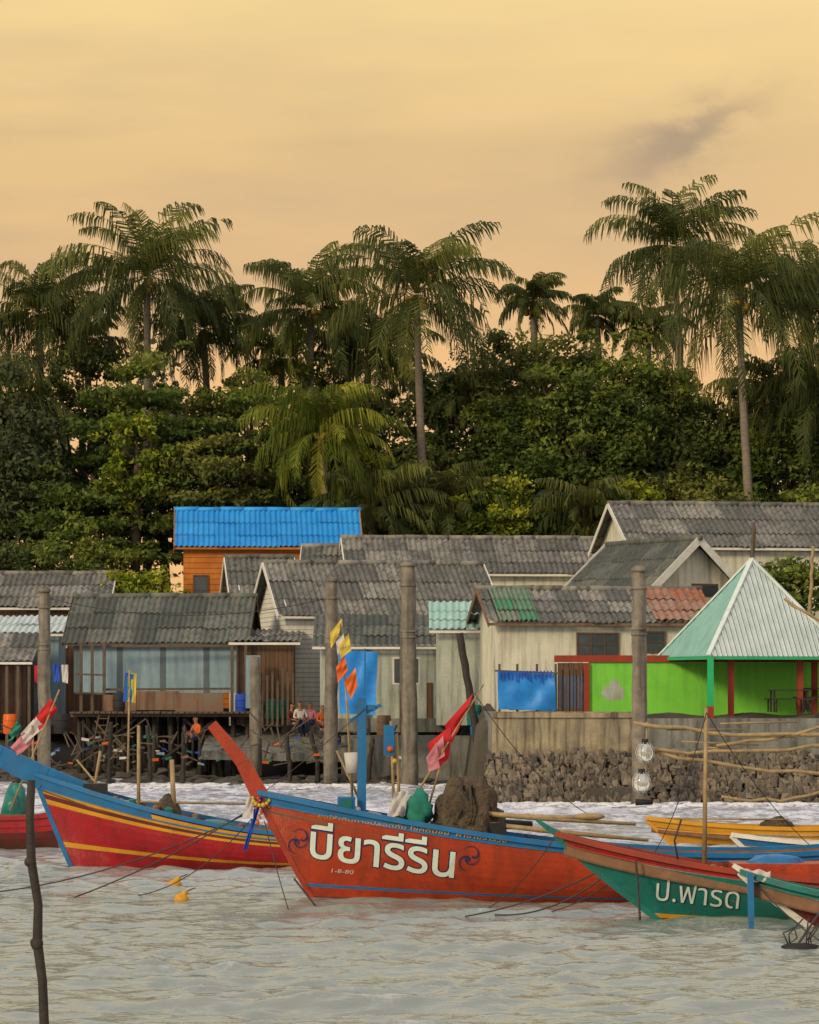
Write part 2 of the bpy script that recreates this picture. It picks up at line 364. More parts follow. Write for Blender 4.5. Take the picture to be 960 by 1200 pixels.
foam = wmath('MULTIPLY', foam, wmath('MULTIPLY_ADD', near, .45, .35))
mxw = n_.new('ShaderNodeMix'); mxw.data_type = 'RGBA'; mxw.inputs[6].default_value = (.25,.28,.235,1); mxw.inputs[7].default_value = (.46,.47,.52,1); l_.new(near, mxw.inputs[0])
mxf = n_.new('ShaderNodeMix'); mxf.data_type = 'RGBA'; mxf.inputs[7].default_value = (.8,.8,.84,1); l_.new(foam, mxf.inputs[0]); l_.new(mxw.outputs[2], mxf.inputs[6])
l_.new(mxf.outputs[2], b.inputs['Base Color'])
l_.new(wmath('MULTIPLY_ADD', foam, .5, .05), b.inputs['Roughness'])
grid_obj('sea_water', xsw, ysw, HW, wm)
# broken surf along the wall and beach: low irregular foam ridges
sf = Vector
class _S: pass

# ------------------------------------------------------------ ground
def sstep(a, b, t): q = np.clip((t-a)/(b-a), 0, 1); return q*q*(3-2*q)
def HG(x, y):
    k = sstep(1.6, 3.0, x); sh = 130*(1-k)+103.6*k
    t = y-sh
    left = -1.5+1.5*sstep(-8,0,t)+.9*sstep(0,5,t)+1.1*sstep(5,12,t)+2.4*sstep(12,30,t)
    right = -1.5+4.35*sstep(-.1,.4,t)+2.1*sstep(10,34,t)
    h = left*(1-k)+right*k
    return h+.12*np.sin(x*1.7+y*.9)*np.sin(x*.6-y*1.3)
xsg = np.concatenate([-np.geomspace(3000,42,14), np.arange(-40,40.1,.5), np.geomspace(42,3000,14)])
ysg = np.concatenate([np.arange(96,152,.4), np.geomspace(153,4000,24)])
grid_obj('ground', xsg, ysg, HG, ground_m)
def hg(x, y): return float(HG(np.array([x]), np.array([y]))[0])

# ------------------------------------------------------------ foliage
def leaf_mesh(cent, crad, n, size, tints, flat=.75):
    K = len(cent); idx = np.repeat(np.arange(K), n); T = len(idx)
    d = rng.normal(size=(T,3)); d /= np.linalg.norm(d,axis=1)[:,None]
    r = rng.random(T)**.5
    c = cent[idx]+d*(r*crad[idx])[:,None]*np.array([1,1,flat])
    nr = d*.45+rng.normal(size=(T,3))*.6+np.array([0,0,.45]); nr /= np.linalg.norm(nr,axis=1)[:,None]
    a = np.cross(nr, rng.normal(size=(T,3))); a /= np.linalg.norm(a,axis=1)[:,None]; b = np.cross(nr, a)
    s = (size*(.55+.9*rng.random(T)))[:,None]
    v = np.stack([c-a*s, c+b*s*.5-nr*s*.1, c+a*s, c-b*s*.5-nr*s*.1], 1).reshape(-1,3)
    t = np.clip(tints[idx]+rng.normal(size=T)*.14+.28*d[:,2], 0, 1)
    return v, np.arange(T*4).reshape(-1,4), np.repeat(t,4)
def np_obj(name, v, f, t, m, parent=None):
    me = bpy.data.meshes.new(name); me.vertices.add(len(v)); me.vertices.foreach_set('co', v.ravel())
    me.loops.add(f.size); me.loops.foreach_set('vertex_index', f.ravel())
    me.polygons.add(len(f)); me.polygons.foreach_set('loop_start', np.arange(0,f.size,4)); me.polygons.foreach_set('loop_total', np.full(len(f),4))
    me.update(calc_edges=True); me.materials.append(m)
    at = me.attributes.new('tint','FLOAT','POINT'); at.data.foreach_set('value', t)
    o = bpy.data.objects.new(name, me); scene.collection.objects.link(o)
    if parent: o.parent = parent
    return o
def tree(name, cx, d, top, bot, wpx, m, nclump=85, leaf=.145, per=130, cr=1.1, flat=.6, lay=0.):
    x = X(cx,d); zt = Z(top,d); zb = Z(bot,d); rx = wpx*d/F/2; rz = (zt-zb)/2; zc = (zt+zb)/2; gz = hg(x,d)
    cs = []
    sd = R(0,50)
    while len(cs) < nclump:
        q = Vector(rng.normal(size=3)).normalized()
        if q.y > .5: continue
        lob = 1+.6*noise.noise(q*2.1+Vector((sd,0,0)))+.3*noise.noise(q*5+Vector((0,sd,0)))
        r = (.45+.55*random.random()**.5)*lob
        zz = zc+q.z*rz*r
        if lay: zz = round(zz/lay)*lay+R(-.38,.38)
        cs.append((x+q.x*rx*r, d+q.y*rx*.7*r, zz))
    cs = np.array(cs); cra = cr*(.4+.9*rng.random(nclump))
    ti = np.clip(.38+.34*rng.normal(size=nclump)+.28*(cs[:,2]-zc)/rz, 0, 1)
    th = Thing(name)
    tm = th.p('trunk', bark_m, True)
    tm.tube([(x,d+.5,gz-.3),(x+R(-.3,.3),d+.5,(gz+zb)/2),(x,d+.3,zb+rz*.5),(x,d,zc+rz*.4)],[.34,.27,.2,.08])
    for i in range(9):
        c = cs[random.randrange(nclump)]; z0 = R(zb, zc); tm.tube([(x,d+.3,z0),((x+c[0])/2,(d+c[1])/2,(z0+c[2])/2-.3),tuple(c)],[.12,.08,.03],6)
    v,f,t = leaf_mesh(cs, cra, per, leaf, ti, flat)
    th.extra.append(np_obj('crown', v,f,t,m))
    th.done()
def palm(name, cx, cy, rpx, d, m, base=None, nf=40, droop=1.0, leaflets=84):
    c = P(cx, cy, d); L_ = rpx*d/F*1.27
    th = Thing(name)
    bx = X(base,d) if base is not None else c.x+R(-1.5,1.5)
    gz = hg(bx,d)-.3; pts = []; rd = []
    for i in range(15):
        t = i/14; pts.append((bx+(c.x-bx)*(t**.75), d+math.sin(t*2.5)*.4, gz+(c.z-gz)*t)); rd.append(.27-.11*t+(.012 if i%2 else 0))
    tm = th.p('trunk', trunk_m, True); tm.tube(pts, rd, 9)
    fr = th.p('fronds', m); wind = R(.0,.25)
    for k in range(nf):
        q = k/nf; az = k*2.39996+R(-.4,.4)
        el0 = math.radians(84-126*q+R(-12,12)); L = L_*R(.76,1.08)*(.8+.4*min(q*2.5,.5) if q < .2 else 1)*(1 if q < .85 else .85)
        dr = droop*(1.25-.25*q)*R(.7,1.3); n = leaflets//2
        p = c.copy(); hor = Vector((math.cos(az), math.sin(az), 0)); side = Vector((-math.sin(az), math.cos(az), 0))
        base_t = min(1, max(0, .62-.5*q+R(-.3,.35)))
        if q > .88 and random.random() < .5: base_t = 1
        prev = None; tw = R(-.9,.9); hang = R(.9,1.8); gap = random.randrange(n)
        for i in range(n+1):
            t = i/n; el = el0-dr*t**1.7*1.3
            dirv = hor*math.cos(el)+Vector((wind*t,0,math.sin(el))); up = Vector((0,0,1))*math.cos(el)-hor*math.sin(el)
            p = p+dirv*(L/n)
            wv = .04*(1-t)+.014; fr.tint = min(1,base_t+.25)
            a, b = p-side*wv, p+side*wv
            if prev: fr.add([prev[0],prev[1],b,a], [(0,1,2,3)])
            prev = (a,b)
            if t > .08:
                for sg in (-1,1):
                    if random.random() < .08 or abs(i-gap) < 1.5: continue
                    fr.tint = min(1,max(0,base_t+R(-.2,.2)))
                    ll = L*.29*math.sin(math.pi*(.14+.74*min(1,t))**.75)*R(.65,1.2)+.16
                    base_ = p+dirv*R(0,L/n)
                    sd = (side*sg*math.cos(tw*t)+up*math.sin(tw*t)*sg)
                    d1 = (sd*.75+dirv*.66+up*.18+Vector((R(-.15,.15),R(-.15,.15),-.28*hang))).normalized()
                    d2 = (sd*.22+dirv*.38+Vector((.12,0,-hang+R(-.3,.3)))).normalized()
                    wd = dirv*.044
                    m1 = base_+d1*ll*.45; e_ = m1+d2*ll*.6
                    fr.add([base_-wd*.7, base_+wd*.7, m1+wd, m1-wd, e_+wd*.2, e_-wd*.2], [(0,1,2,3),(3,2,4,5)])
    co = th.p('coconuts', coco_m, True)
    for i in range(12):
        a = R(0,6.28); co.ball((c.x+math.cos(a)*.42, c.y+math.sin(a)*.42, c.z-R(.2,.8)), .15, 8, 6)
    th.done()

for a in [(45,368,84,158,pf_mid),(172,325,110,154,pf_mid),(365,362,90,156,pf_mid),(488,345,108,151,pf_mid,508),
          (378,505,88,148.5,pf_yel),(625,352,44,168,pf_mid),(790,288,92,160,pf_mid,826),(866,348,124,151,pf_mid,894),
          (948,345,78,158,pf_mid),(975,460,95,152,pf_mid),(-30,470,90,152,pf_mid),(700,370,40,174,pf_mid),
          (436,596,78,148,pf_mid),(690,605,66,148,pf_mid),(525,600,72,149,pf_mid),(238,385,74,160,pf_mid),(1040,400,100,154,pf_mid),(-90,380,90,158,pf_mid),
          (432,415,74,160,pf_mid),(760,385,50,174,pf_mid),(560,470,60,158,pf_mid),(905,470,75,158,pf_mid),(330,420,60,160,pf_yel),(100,400,60,162,pf_mid)]:
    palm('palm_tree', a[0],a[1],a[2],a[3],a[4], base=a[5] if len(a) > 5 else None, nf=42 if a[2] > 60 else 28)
for a in [(190,152,415,650,230,lf_mid,1.5),(95,157,415,640,180,lf_dark),(295,156,420,640,180,lf_olive),(10,150,455,690,110,lf_cas),
          (-60,154,440,690,160,lf_mid),(645,157,388,620,180,lf_olive),(745,157,400,610,180,lf_mid),(560,159,420,600,130,lf_dark),
          (685,153,440,610,160,lf_mid),(420,159,455,620,160,lf_dark),(840,159,460,620,170,lf_dark),(930,156,490,640,170,lf_mid),
          (100,150,555,700,190,lf_mid,1.3),(250,150.5,520,650,150,lf_olive,1.3),(1030,156,430,650,200,lf_mid),(490,158,520,640,180,lf_dark),
          (810,153,565,640,120,lf_olive),(380,154,570,640,100,lf_mid),(610,155,470,620,110,lf_mid),(775,155,480,620,110,lf_dark)]:
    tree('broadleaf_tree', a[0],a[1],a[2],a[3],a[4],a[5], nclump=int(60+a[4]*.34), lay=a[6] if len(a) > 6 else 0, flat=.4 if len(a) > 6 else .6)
for a in [(578,148,560,650,90,lf_bri),(160,149,485,600,80,lf_bri),(735,149,565,630,60,lf_bri),(925,121.5,655,730,80,lf_mid),(640,149,590,650,80,lf_mid),(165,140,668,740,90,lf_bri),(855,149,570,640,90,lf_olive),(410,151,530,560,50,lf_bri),(960,149,570,640,90,lf_mid),(470,149,610,650,70,lf_mid),(90,146,620,720,130,lf_mid),(540,149,610,650,60,lf_mid),(20,146,640,720,130,lf_dark)]:
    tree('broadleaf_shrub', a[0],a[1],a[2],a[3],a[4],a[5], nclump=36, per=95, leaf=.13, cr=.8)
K = 620; cx = rng.uniform(-64,64,K); top = 19.2+1.6*np.sin(cx*.33)+1.2*np.sin(cx*.9+1)
cs = np.stack([cx, rng.uniform(166,182,K), 4+(top-4)*rng.random(K)**.55], -1)
v,f,t = leaf_mesh(cs, 1.6+rng.random(K)*1.0, 140, .26, np.clip(.35+.25*rng.normal(size=K),0,1))
np_obj('distant_trees', v,f,t,lf_far_haze)

# ------------------------------------------------------------ houses
def house(name, ox, oy, W, D, yaw, zb, ze, zr, wall, roof, trim=white, wins=(), ov=.4, wave=.25, gw=None, fasc=.22):
    th = Thing(name, (ox,oy,0), yaw)
    wl = th.p('walls', wall); t = .12
    wl.box(0,W,0,t,zb,ze); wl.box(0,W,D-t,D,zb,ze); wl.box(0,t,t+.003,D-t-.003,zb,ze); wl.box(W-t,W,t+.003,D-t-.003,zb,ze)
    gm = th.p('gables', gw or wall)
    for x0 in (0,W-t):
        gm.add([(x0,0,ze),(x0+t,0,ze),(x0,D,ze),(x0+t,D,ze),(x0,D/2,zr-.06),(x0+t,D/2,zr-.06)],[(0,1,5,4),(1,3,5),(3,2,4,5),(2,0,4),(0,2,3,1)])
    s = (zr-ze)/(D/2); rf = th.p('roof', roof, True)
    rf.corr(-ov,W+ov,(-ov,ze-ov*s),(D/2,zr),wave); rf.corr(-ov,W+ov,(D+ov,ze-ov*s),(D/2,zr),wave)
    rc = th.p('ridge_cap', roof, True); rc.tint = .7
    nseg = max(2,int(W/.9))
    for i in range(nseg):
        a_ = -ov-.05+(W+2*ov+.1)*i/nseg; b_ = -ov-.05+(W+2*ov+.1)*(i+1)/nseg+.05; rc.tint = R(.3,1)
        rc.tube([(a_,D/2,zr+.02+R(-.02,.02)),(b_,D/2,zr+.035+R(-.02,.02))],[.13,.12],8)
    tr = th.p('barge_boards', trim)
    for x0 in (-ov-.03, W+ov+.03):
        tr.beam((x0,-ov,ze-ov*s-.06),(x0,D/2,zr-.04),.04,fasc); tr.beam((x0,D+ov,ze-ov*s-.06),(x0,D/2,zr-.04),.04,fasc)
    tr.beam((-ov,-ov+.06,ze-ov*s-.05),(W+ov,-ov+.06,ze-ov*s-.05),.04,.1)
    for (a_,b_,z0,z1,*k) in wins:
        th.p('windows', glass).box(a_,b_,-.03,-.005,z0,z1)
        fm = th.p('window_frames', k[0] if k else white)
        for q in (a_-.05,b_-.01): fm.box(q,q+.06,-.07,-.004,z0-.05,z1+.05)
        for q in (z0-.06,z1): fm.box(a_-.04,b_+.04,-.075,-.003,q,q+.06)
        nm = max(1,int((b_-a_)/.5))
        for i in range(1,nm): xq = a_+(b_-a_)*i/nm; fm.box(xq-.02,xq+.02,-.06,-.006,z0,z1)
        fm.box(a_,b_,-.055,-.0065,(z0+z1)/2-.015,(z0+z1)/2+.015)
    th.done()
    return th
def H(name, x0, x1, d, ey, ry, by, D, yaw, wall, roof, **k):
    W = (x1-x0)*d/F/math.cos(yaw)-.8
    zr = Z(ry, d+D/2); zl = Z(ey, d); s = (zr-zl)/(D/2+.4); ze = zl+.4*s
    return house(name, X(x0,d)+.4, d+.4, W, D, yaw, Z(by,d), ze, zr, wall, roof, **k)

H('timber_house', -60,128,137,712,672,860,6,0,w_brown,roof_grey, wins=[(3.9,4.8,5.6,6.6)])
H('stilt_hut', 74,292,127,754,699,812,5,math.radians(-3),w_bluegrey,roof_dark,trim=wood,gw=w_brown)
H('blue_roof_house', 204,424,141,641,597,830,5.5,math.radians(4),w_orange,roof_blue,trim=w_orange,wins=[(.5,1.1,7.6,8.9,w_brown),(3.6,4.6,7.6,8.7,w_brown)])
H('small_house', 268,350,136,700,653,860,5,math.radians(8),white,roof_grey,trim=white)
H('small_house', 352,430,138,662,640,860,4,0,w_cream,roof_grey,trim=white)
H('long_house', 405,742,136,672,630,860,6,math.radians(5),w_cream,roof_grey, wins=[(6.6,8.2,7.0,7.9)])
H('clapboard_house', 324,590,128,722,659,850,6.5,math.radians(13),w_white,roof_grey, wins=[(5,6,4.6,5.4)])
H('plaster_house', 572,842,116,730,690,845,5.5,math.radians(7),w_cream,roof_grey, trim=w_rust, wins=[(3.05,4.6,5.05,5.85,w_brown),(5.5,6.4,5.2,5.9,w_brown)])
H('gable_house', 735,1080,129,641,590,800,7,math.radians(9),w_cream,roof_grey, wins=[(5,6.2,7.2,8.4)])
th_ = math.radians(-60); Wg, Dg = 5.8, 4.2
house('gable_front_house', X(762,124)-Wg*math.cos(th_), 124-Wg*math.sin(th_), Wg, Dg, th_, 2.5, Z(690,124)+.2, Z(632,125), w_cream, roof_dark, ov=.45, fasc=.3)
def roof_patch(name, x0, x1, m):
    d = 116; yaw = math.radians(7); D = 5.5; zr = Z(690,d+D/2); zl = Z(730,d); s = (zr-zl)/(D/2+.4); ze = zl+.4*s
    th = Thing(name, (X(572,d)+.4, d+.4, .085), yaw)
    th.p('sheets', m, True).corr(x0,x1,(-.42,ze-.42*s),(D/2-.1,zr-.1*s),.25); th.done()
roof_patch('green_roof_sheet', .0, 1.5, roof_green); roof_patch('rusty_roof_sheet', 6.0, 8.35, roof_rust)
t = Thing('louvre_window', (X(826,122.6),122.6,0), math.radians(30))
t.p('frame', w_brown).box(-.65,.65,-.02,.03,Z(700,122.6),Z(684,122.6)); t.p('glass', glass).box(-.58,.58,-.045,-.021,Z(698,122.6),Z(686,122.6)); t.done()

def shed(name, x0, x1, d, ey, ry, by, D, wall, roof):
    th = Thing(name); xa, xb = X(x0,d), X(x1,d); zl, zr = Z(ey,d), Z(ry,d+D)
    th.p('roof', roof, True).corr(xa,xb,(d,zl),(d+D,zr),.25)
    wl = th.p('walls', wall); wl.box(xa+.3,xb-.3,d+.4,d+.5,Z(by,d),zl+.02); wl.box(xa+.3,xa+.4,d+.503,d+D,Z(by,d),zl+.02); wl.box(xb-.4,xb-.3,d+.503,d+D,Z(by,d),zl+.02)
    th.p('fascia', white).box(xa,xb,d-.03,d+.02,zl-.13,zl-.03)
    return th
s = shed('lean_to_house', 366,545,124,757,720,856,3.4,w_grey,roof_dark)
for a_ in (430,470,530): s.p('posts', wood).box(X(a_,124)-.06,X(a_,124)+.06,124.2,124.32,Z(856,124),Z(757,124))
s.p('window', glass).box(X(462,124),X(490,124),124.36,124.39,Z(800,124),Z(772,124)); s.p('window_frame', white).box(X(460,124),X(492,124),124.392,124.398,Z(802,124),Z(770,124))
s.p('patch_boards', w_brown).box(X(500,124),X(507,124),124.34,124.37,Z(852,124),Z(800,124))
s.p('skirting', sea_conc2).box(X(378,124),X(536,124),124.30,124.38,Z(858,124),Z(842,124))
s.done()
s = shed('mint_roof_shed', 503,600,121,738,705,850,3.2,w_grey,roof_mint)
s.p('door', w_brown).box(X(566,121),X(584,121),121.33,121.37,Z(850,121),Z(775,121)); s.done()
s = shed('storage_shed', 268,352,126,752,738,850,3,w_brown,roof_grey)
for i in range(9): s.p('pickets', wood).box(X(300+i*6,125.6),X(300+i*6,125.6)+.09,125.6,125.66,Z(850,125.6),Z(790+R(-8,8),125.6))
s.p('door', w_bluegrey).box(X(288,125.5),X(305,125.5),125.5,125.56,Z(830,125.5),Z(768,125.5)); s.done()
s = shed('side_shed', -40,76,132,742,722,850,3,w_bluegrey,pav_white); s.done()
s = shed('side_shed', -60,38,128,775,742,860,3,w_brown,roof_grey)
for i in range(5): s.p('posts', wood).box(X(-20+i*13,128),X(-20+i*13,128)+.12,128.1,128.25,0,Z(776,128))
s.done()

t = Thing('stilt_platform'); wd = t.p('stilts', wood_dark, True)
for i in range(12):
    xx = X(92+i*18,126)
    for yq in (126.2,128.5,131): wd.tube([(xx+R(-.15,.15),yq,-.8),(xx+R(-.08,.08),yq,Z(838,126))],[.13,.1],7)
fl = t.p('floor', wood); fl.box(X(84,126),X(296,126),125.6,132,Z(840,126),Z(836,126))
for i in range(30): fl.box(X(84,126)+i*.248,X(84,126)+i*.248+.21,125.3-R(0,.15),126.1,Z(836,126)+.003,Z(834,126)+R(0,.03))
for (a_,b_,z0,z1) in ((122,160,833,814),(158,210,832,810),(206,262,834,812)):
    t.p('rusty_panels', w_rust).box(X(a_,126),X(b_,126),125.85+R(-.05,.05),125.95,Z(z0,126),Z(z1,126))
for a_ in (95,108,122,272,288): t.p('porch_posts', wood).box(X(a_,126)-.06,X(a_,126)+.06,126,126.12,Z(836,126),Z(752,126))
for zq in (790,812): t.p('rails', wood).beam(P(88,zq,126),P(122,zq+1,126),.06,.08)
t.p('sill', wood).beam(P(120,808,126.3),P(272,807,126.3),.1,.09); t.p('sill', wood).beam(P(120,757,126.3),P(272,757,126.3),.08,.1)
for p_,q_ in (((100,885),(160,842)),((190,890),(250,845)),((260,880),(215,842)),((130,885),(95,845))): t.p('braces', wood_dark).beam(P(*p_,126),P(*q_,126),.07,.1)
t.p('ladder', wood).beam(P(106,890,125.4),P(116,838,125.4),.06,.06); t.p('ladder', wood).beam(P(118,890,125.4),P(128,838,125.4),.06,.06)
for i in range(6): t.p('ladder', wood).beam(P(107+i*1.7,882-i*8,125.4),P(119+i*1.7,882-i*8,125.4),.04,.04)
t.done()

t = Thing('concrete_landing'); c = t.p('slabs', sea_conc2)
c.add([P(236,880,124),P(400,884,124),P(400,852,128),P(246,850,128),P(236,890,124),P(400,893,124),P(400,893,128),P(246,893,128)],[(0,1,2,3),(0,4,5,1),(0,3,7,4),(1,5,6,2)])
c.box(X(400,122),X(580,122),122,123,-.5,Z(862,122)); c.box(X(330,127),X(420,127),127,128,1,Z(838,127))
t.done()
t = Thing('shore_rocks'); r_ = t.p('rocks', stone_d)
for i in range(420):
    a_ = R(-60,585); d = R(121,131) if a_ < 240 else R(119,124)
    r_.tint = R(0,1); q = R(.10,.36); r_.ball((X(a_,d),d,R(-.15,.12)+(d-121)*.04),(q*1.4,q,q*.6),7,5,.7)
t.done()
t = Thing('driftwood_pile'); r_ = t.p('sticks', wood)
for i in range(130):
    a_ = R(20,560); d = R(120,127); p = P(a_,R(855,898),d); r_.beam(p,p+Vector((R(-1,1),R(-.3,.3),R(-.2,.8))),.05,.05)
t.done()
t = Thing('beach_litter')
for i in range(80):
    a_ = R(5,570); d = R(120,126); p = P(a_,R(864,896),d); k = R(.05,.16)
    m_ = random.choice([wht_f,w_bluegrey,blu_f,grn_f,orange,b_teal,w_rust,w_rust]); t.p('piece_'+m_.name, m_).beam(p,p+Vector((k*2,R(-.1,.1),R(-.1,.15))),k,k*.7)
t.done()
def barrel(name, a_, b_, d, m, r=.28, h=.8):
    t = Thing(name); p = P(a_,b_,d); q = t.p('body', m, True)
    q.tube([p,p+Vector((0,0,.05)),p+Vector((0,0,h*.5)),p+Vector((0,0,h*.95)),p+Vector((0,0,h))],[r*.93,r,r*1.05,r,r*.9],14)
    for z_ in (.3,.66): t.p('hoops', m, True).tube([p+Vector((0,0,h*z_)),p+Vector((0,0,h*z_+.04))],r*1.09,14)
    t.done()
for a_ in ((318,842,126,grn_f),(330,842,126,b_teal),(140,836,126,blk),(284,836,125.8,blu_f),(556,850,119,b_teal),(12,860,124,orange),(560,862,119,b_blue),(606,832,104,blk),(72,860,124,blk),(450,862,121,w_rust)): barrel('plastic_barrel', *a_)
def cloth_obj(name, m, A, B, C, D, amp=.05): t = Thing(name); t.p('cloth', m, True).cloth(A,B,C,D,12,amp); t.done()
cloth_obj('blue_tarp', blue_tarp_m, P(397,762,119),P(443,764,119),P(440,838,119),P(398,836,119),.10)
for i,(a_,m_) in enumerate(((62,blu_f),(72,wht_f),(40,red_f),(50,grn_f))): cloth_obj('hanging_laundry', m_, P(a_,778+i,125),P(a_+8,778+i,125),P(a_+8,800+i,125),P(a_+1,799,125))

# ------------------------------------------------------------ concrete poles
def pole(name, a_, top, bot, d, wpx, lean=0, m=concrete, bands=True):
    t = Thing(name); p = P(a_,bot,d); q = P(a_+lean,top,d); q.y = d; r = wpx*d/F/2
    b_ = t.p('shaft', m, True); n = 12; pts = [p.lerp(q,i/n)+Vector((R(-.03,.03),R(-.02,.02),0)) for i in range(n+1)]
    b_.tube([p-Vector((0,0,2))]+pts,[r*1.12]+[r*(1.1-.15*i/n+R(-.06,.06)) for i in range(n+1)],12)
    if bands:
        for k in (.1,.33,.36): c_ = p.lerp(q,1-k); t.p('collars', m, True).tube([c_,c_+Vector((0,0,.09))],r*1.12,12)
        c_ = q; t.p('cap', m, True).tube([c_,c_+Vector((0,0,.1)),c_+Vector((0,0,.2))],[r*1.08,r*1.1,r*.6],12)
    t.done()
pole('concrete_pole', 480,664,898,118,18,-2); pole('concrete_pole', 388,682,884,120,15,1); pole('concrete_pole', 749,670,878,99,17); pole('concrete_pole', 52,694,884,118,14)
pole('wooden_post', 564,742,893,116,9,-26,wood_dark,False); pole('wooden_post', 300,770,850,122,13,-2,concrete,False)
pole('utility_pole', 881,612,700,122,5,2,wood,False); pole('utility_pole', 950,640,700,118,4,3,bamboo,False)
for (a_,b_,c_,l_p) in ((128,846,900,2),(176,850,900,-3),(214,852,900,2),(340,862,898,-4),(432,866,900,5),(20,836,895,3),(372,858,892,-8)): pole('wooden_post', a_,b_,c_,121,5,l_p,wood_dark,False)

# ------------------------------------------------------------ seawall
ds = 102.
t = Thing('seawall'); c = t.p('tan_wall', sea_conc)
c.box(X(577,ds),X(742,ds),ds,ds+.4,-.5,Z(834,ds)) 
c.box(X(577,ds),X(742,ds),ds-.08,ds-.003,Z(841,ds),Z(835.5,ds))
c2 = t.p('grey_wall', sea_conc2); c2.box(X(742,ds)+.003,X(1250,ds),ds+.25,ds+.6,-.5,Z(842,ds)); c2.box(X(742,ds)+.003,X(1250,ds),ds-.2,ds+.247,-.5,Z(877,ds))
c2.box(X(577,ds)+.1,X(577,ds)+.5,ds+.41,ds+22,-.5,Z(838,ds))
t.p('ledge', stone_d).box(X(684,ds),X(736,ds),ds-1.25,ds-.13,-.5,.55)
t.done()
t = Thing('stone_revetment'); r_ = t.p('stones', stone)
for i in range(2200):
    a_ = R(572,1250); q = R(0,1)
    d = ds-.25-1.0*(1-q); zz = -.1+(Z(880,ds)-.0)*q
    r_.tint = min(1,max(0,random.gauss(.62,.3)+(.5*(.4-q) if q < .4 else 0))); k = R(.06,.16); r_.ball((X(a_,ds),d-R(0,.12),zz),(k*1.0,k,k*R(.8,1.9)),7,5,.9)
t.done()
t = Thing('revetment_backing'); t.p('bank', stone_d).add([(X(574,ds),ds-1.05,-.6),(X(1260,ds),ds-1.05,-.6),(X(1260,ds),ds-.22,Z(884,ds)),(X(574,ds),ds-.22,Z(884,ds))],[(0,1,2,3)]); t.done()
# broken surf at the foot of the wall and the beach
foam_m = mat('sea_foam', (.78,.78,.80), (.62,.63,.66), scale=6, rough=.9, bump=.8, bscale=14)
t = Thing('surf_foam'); r_ = t.p('foam', foam_m, True)
for i in range(420):
    a_ = R(568,1100); d = ds-1.35-abs(random.gauss(0,1.0)); k = R(.03,.11); r_.ball((X(a_,d),d,R(-.01,.05)),(k*R(1.5,5),k*1.3,k*R(.4,.9)),8,5,.8)
for i in range(380):
    a_ = R(60,575); d = 119.5-abs(random.gauss(0,2.2)); k = R(.03,.10); r_.ball((X(a_,d),d,R(-.01,.05)),(k*R(1.5,6),k*1.3,k*R(.4,.8)),8,5,.8)
t.done()

t = Thing('lime_green_wall'); g_ = t.p('wall', w_lime); dg = 108
g_.box(X(690,dg),X(1180,dg),dg,dg+.2,2.4,Z(776,dg))
t.p('coping', red_trim).box(X(650,dg),X(1180,dg),dg-.08,dg+.28,Z(776,dg)+.003,Z(768,dg))
bp_ = t.p('bare_patch', w_grey); n = 18; c0 = P(719,812,dg-.006)
bp_.add([c0]+[c0+Vector((math.cos(i/n*6.283)*R(.28,.5),0,math.sin(i/n*6.283)*R(.22,.5))) for i in range(n)],[(0,i+1,(i+1)%n+1) for i in range(n)])
t.p('gate', w_brown).box(X(654,dg),X(690,dg)-.003,dg,dg+.15,2.4,Z(777,dg))
for i in range(4): t.p('gate_bars', wood).box(X(657+i*8,dg),X(657+i*8,dg)+.05,dg-.05,dg-.004,2.8,Z(784,dg))
t.p('end_post', red_trim).box(X(684,dg),X(684,dg)+.2,dg-.12,dg-.01,2.4,Z(777,dg)); t.done()
t = Thing('blue_net_fence')
for a_ in (584,605,628,650): t.p('posts', wood).box(X(a_,103),X(a_,103)+.08,103,103.08,2.7,Z(778,103))
c = t.p('netting', blue_tarp_m, True); c.cloth(P(583,787,102.8),P(650,790,102.8),P(652,833,102.8),P(584,831,102.8),26,.09,1.9)
t.p('top_rail', wood).beam(P(580,786,103),P(656,789,103),.06,.06)
for i in range(16): t.p('ties', blu_f).beam(P(586+i*4,786,102.75),P(586+i*4+R(-1,1),796+R(-5,5),102.72),.05,.03)
for i in range(8): t.p('rail_bars', b_blue).beam(P(654+i*4,792,103.2),P(654+i*4,830,103.2),.03,.03)
t.done()

# ------------------------------------------------------------ pavilion
sd = 177*104/F; yw = math.radians(14.7); e0 = Vector((X(830,104),104,0)); ze = Z(769,104)
ex = Vector((math.cos(yw),math.sin(yw),0)); ey = Vector((-math.sin(yw),math.cos(yw),0)); cen = e0+(ex+ey)*sd/2
ap = Vector((cen.x,cen.y,Z(656,cen.y)))
corner = [e0,e0+ex*sd,e0+ex*sd+ey*sd,e0+ey*sd]; corner = [Vector((c_.x,c_.y,ze)) for c_ in corner]
t = Thing('beach_pavilion')
for i in range(4):
    A, B = corner[i], corner[(i+1)%4]; nrm = (B-A).cross(ap-A).normalized()
    if nrm.z < 0: nrm = -nrm
    m_ = t.p('roof_mint_shaded' if i == 3 else 'roof_white', pav_mint_shade if i == 3 else pav_white)  # left face takes the sheet with shade in its colour
    n = 28; mid = (A+B)/2
    def top(u): return A.lerp(B,u)+(ap-mid)*(1-abs(2*u-1))
    for k in range(n):
        for (u0,u1,off) in ((k/n,(k+.82)/n,0),((k+.82)/n,(k+1)/n,.05)):
            m_.add([A.lerp(B,u0)+nrm*off,A.lerp(B,u1)+nrm*off,top(u1)+nrm*off,top(u0)+nrm*off],[(0,1,2,3)])
    t.p('eave_board', green_trim).beam(A-Vector((0,0,.06)),B-Vector((0,0,.06)),.05,.10)
    t.p('hips', pav_white).beam(A+Vector((0,0,.03)),ap+Vector((0,0,.05)),.16,.06)
t.p('ceiling', wood).add([c_-Vector((0,0,.02)) for c_ in corner],[(0,1,2,3)])
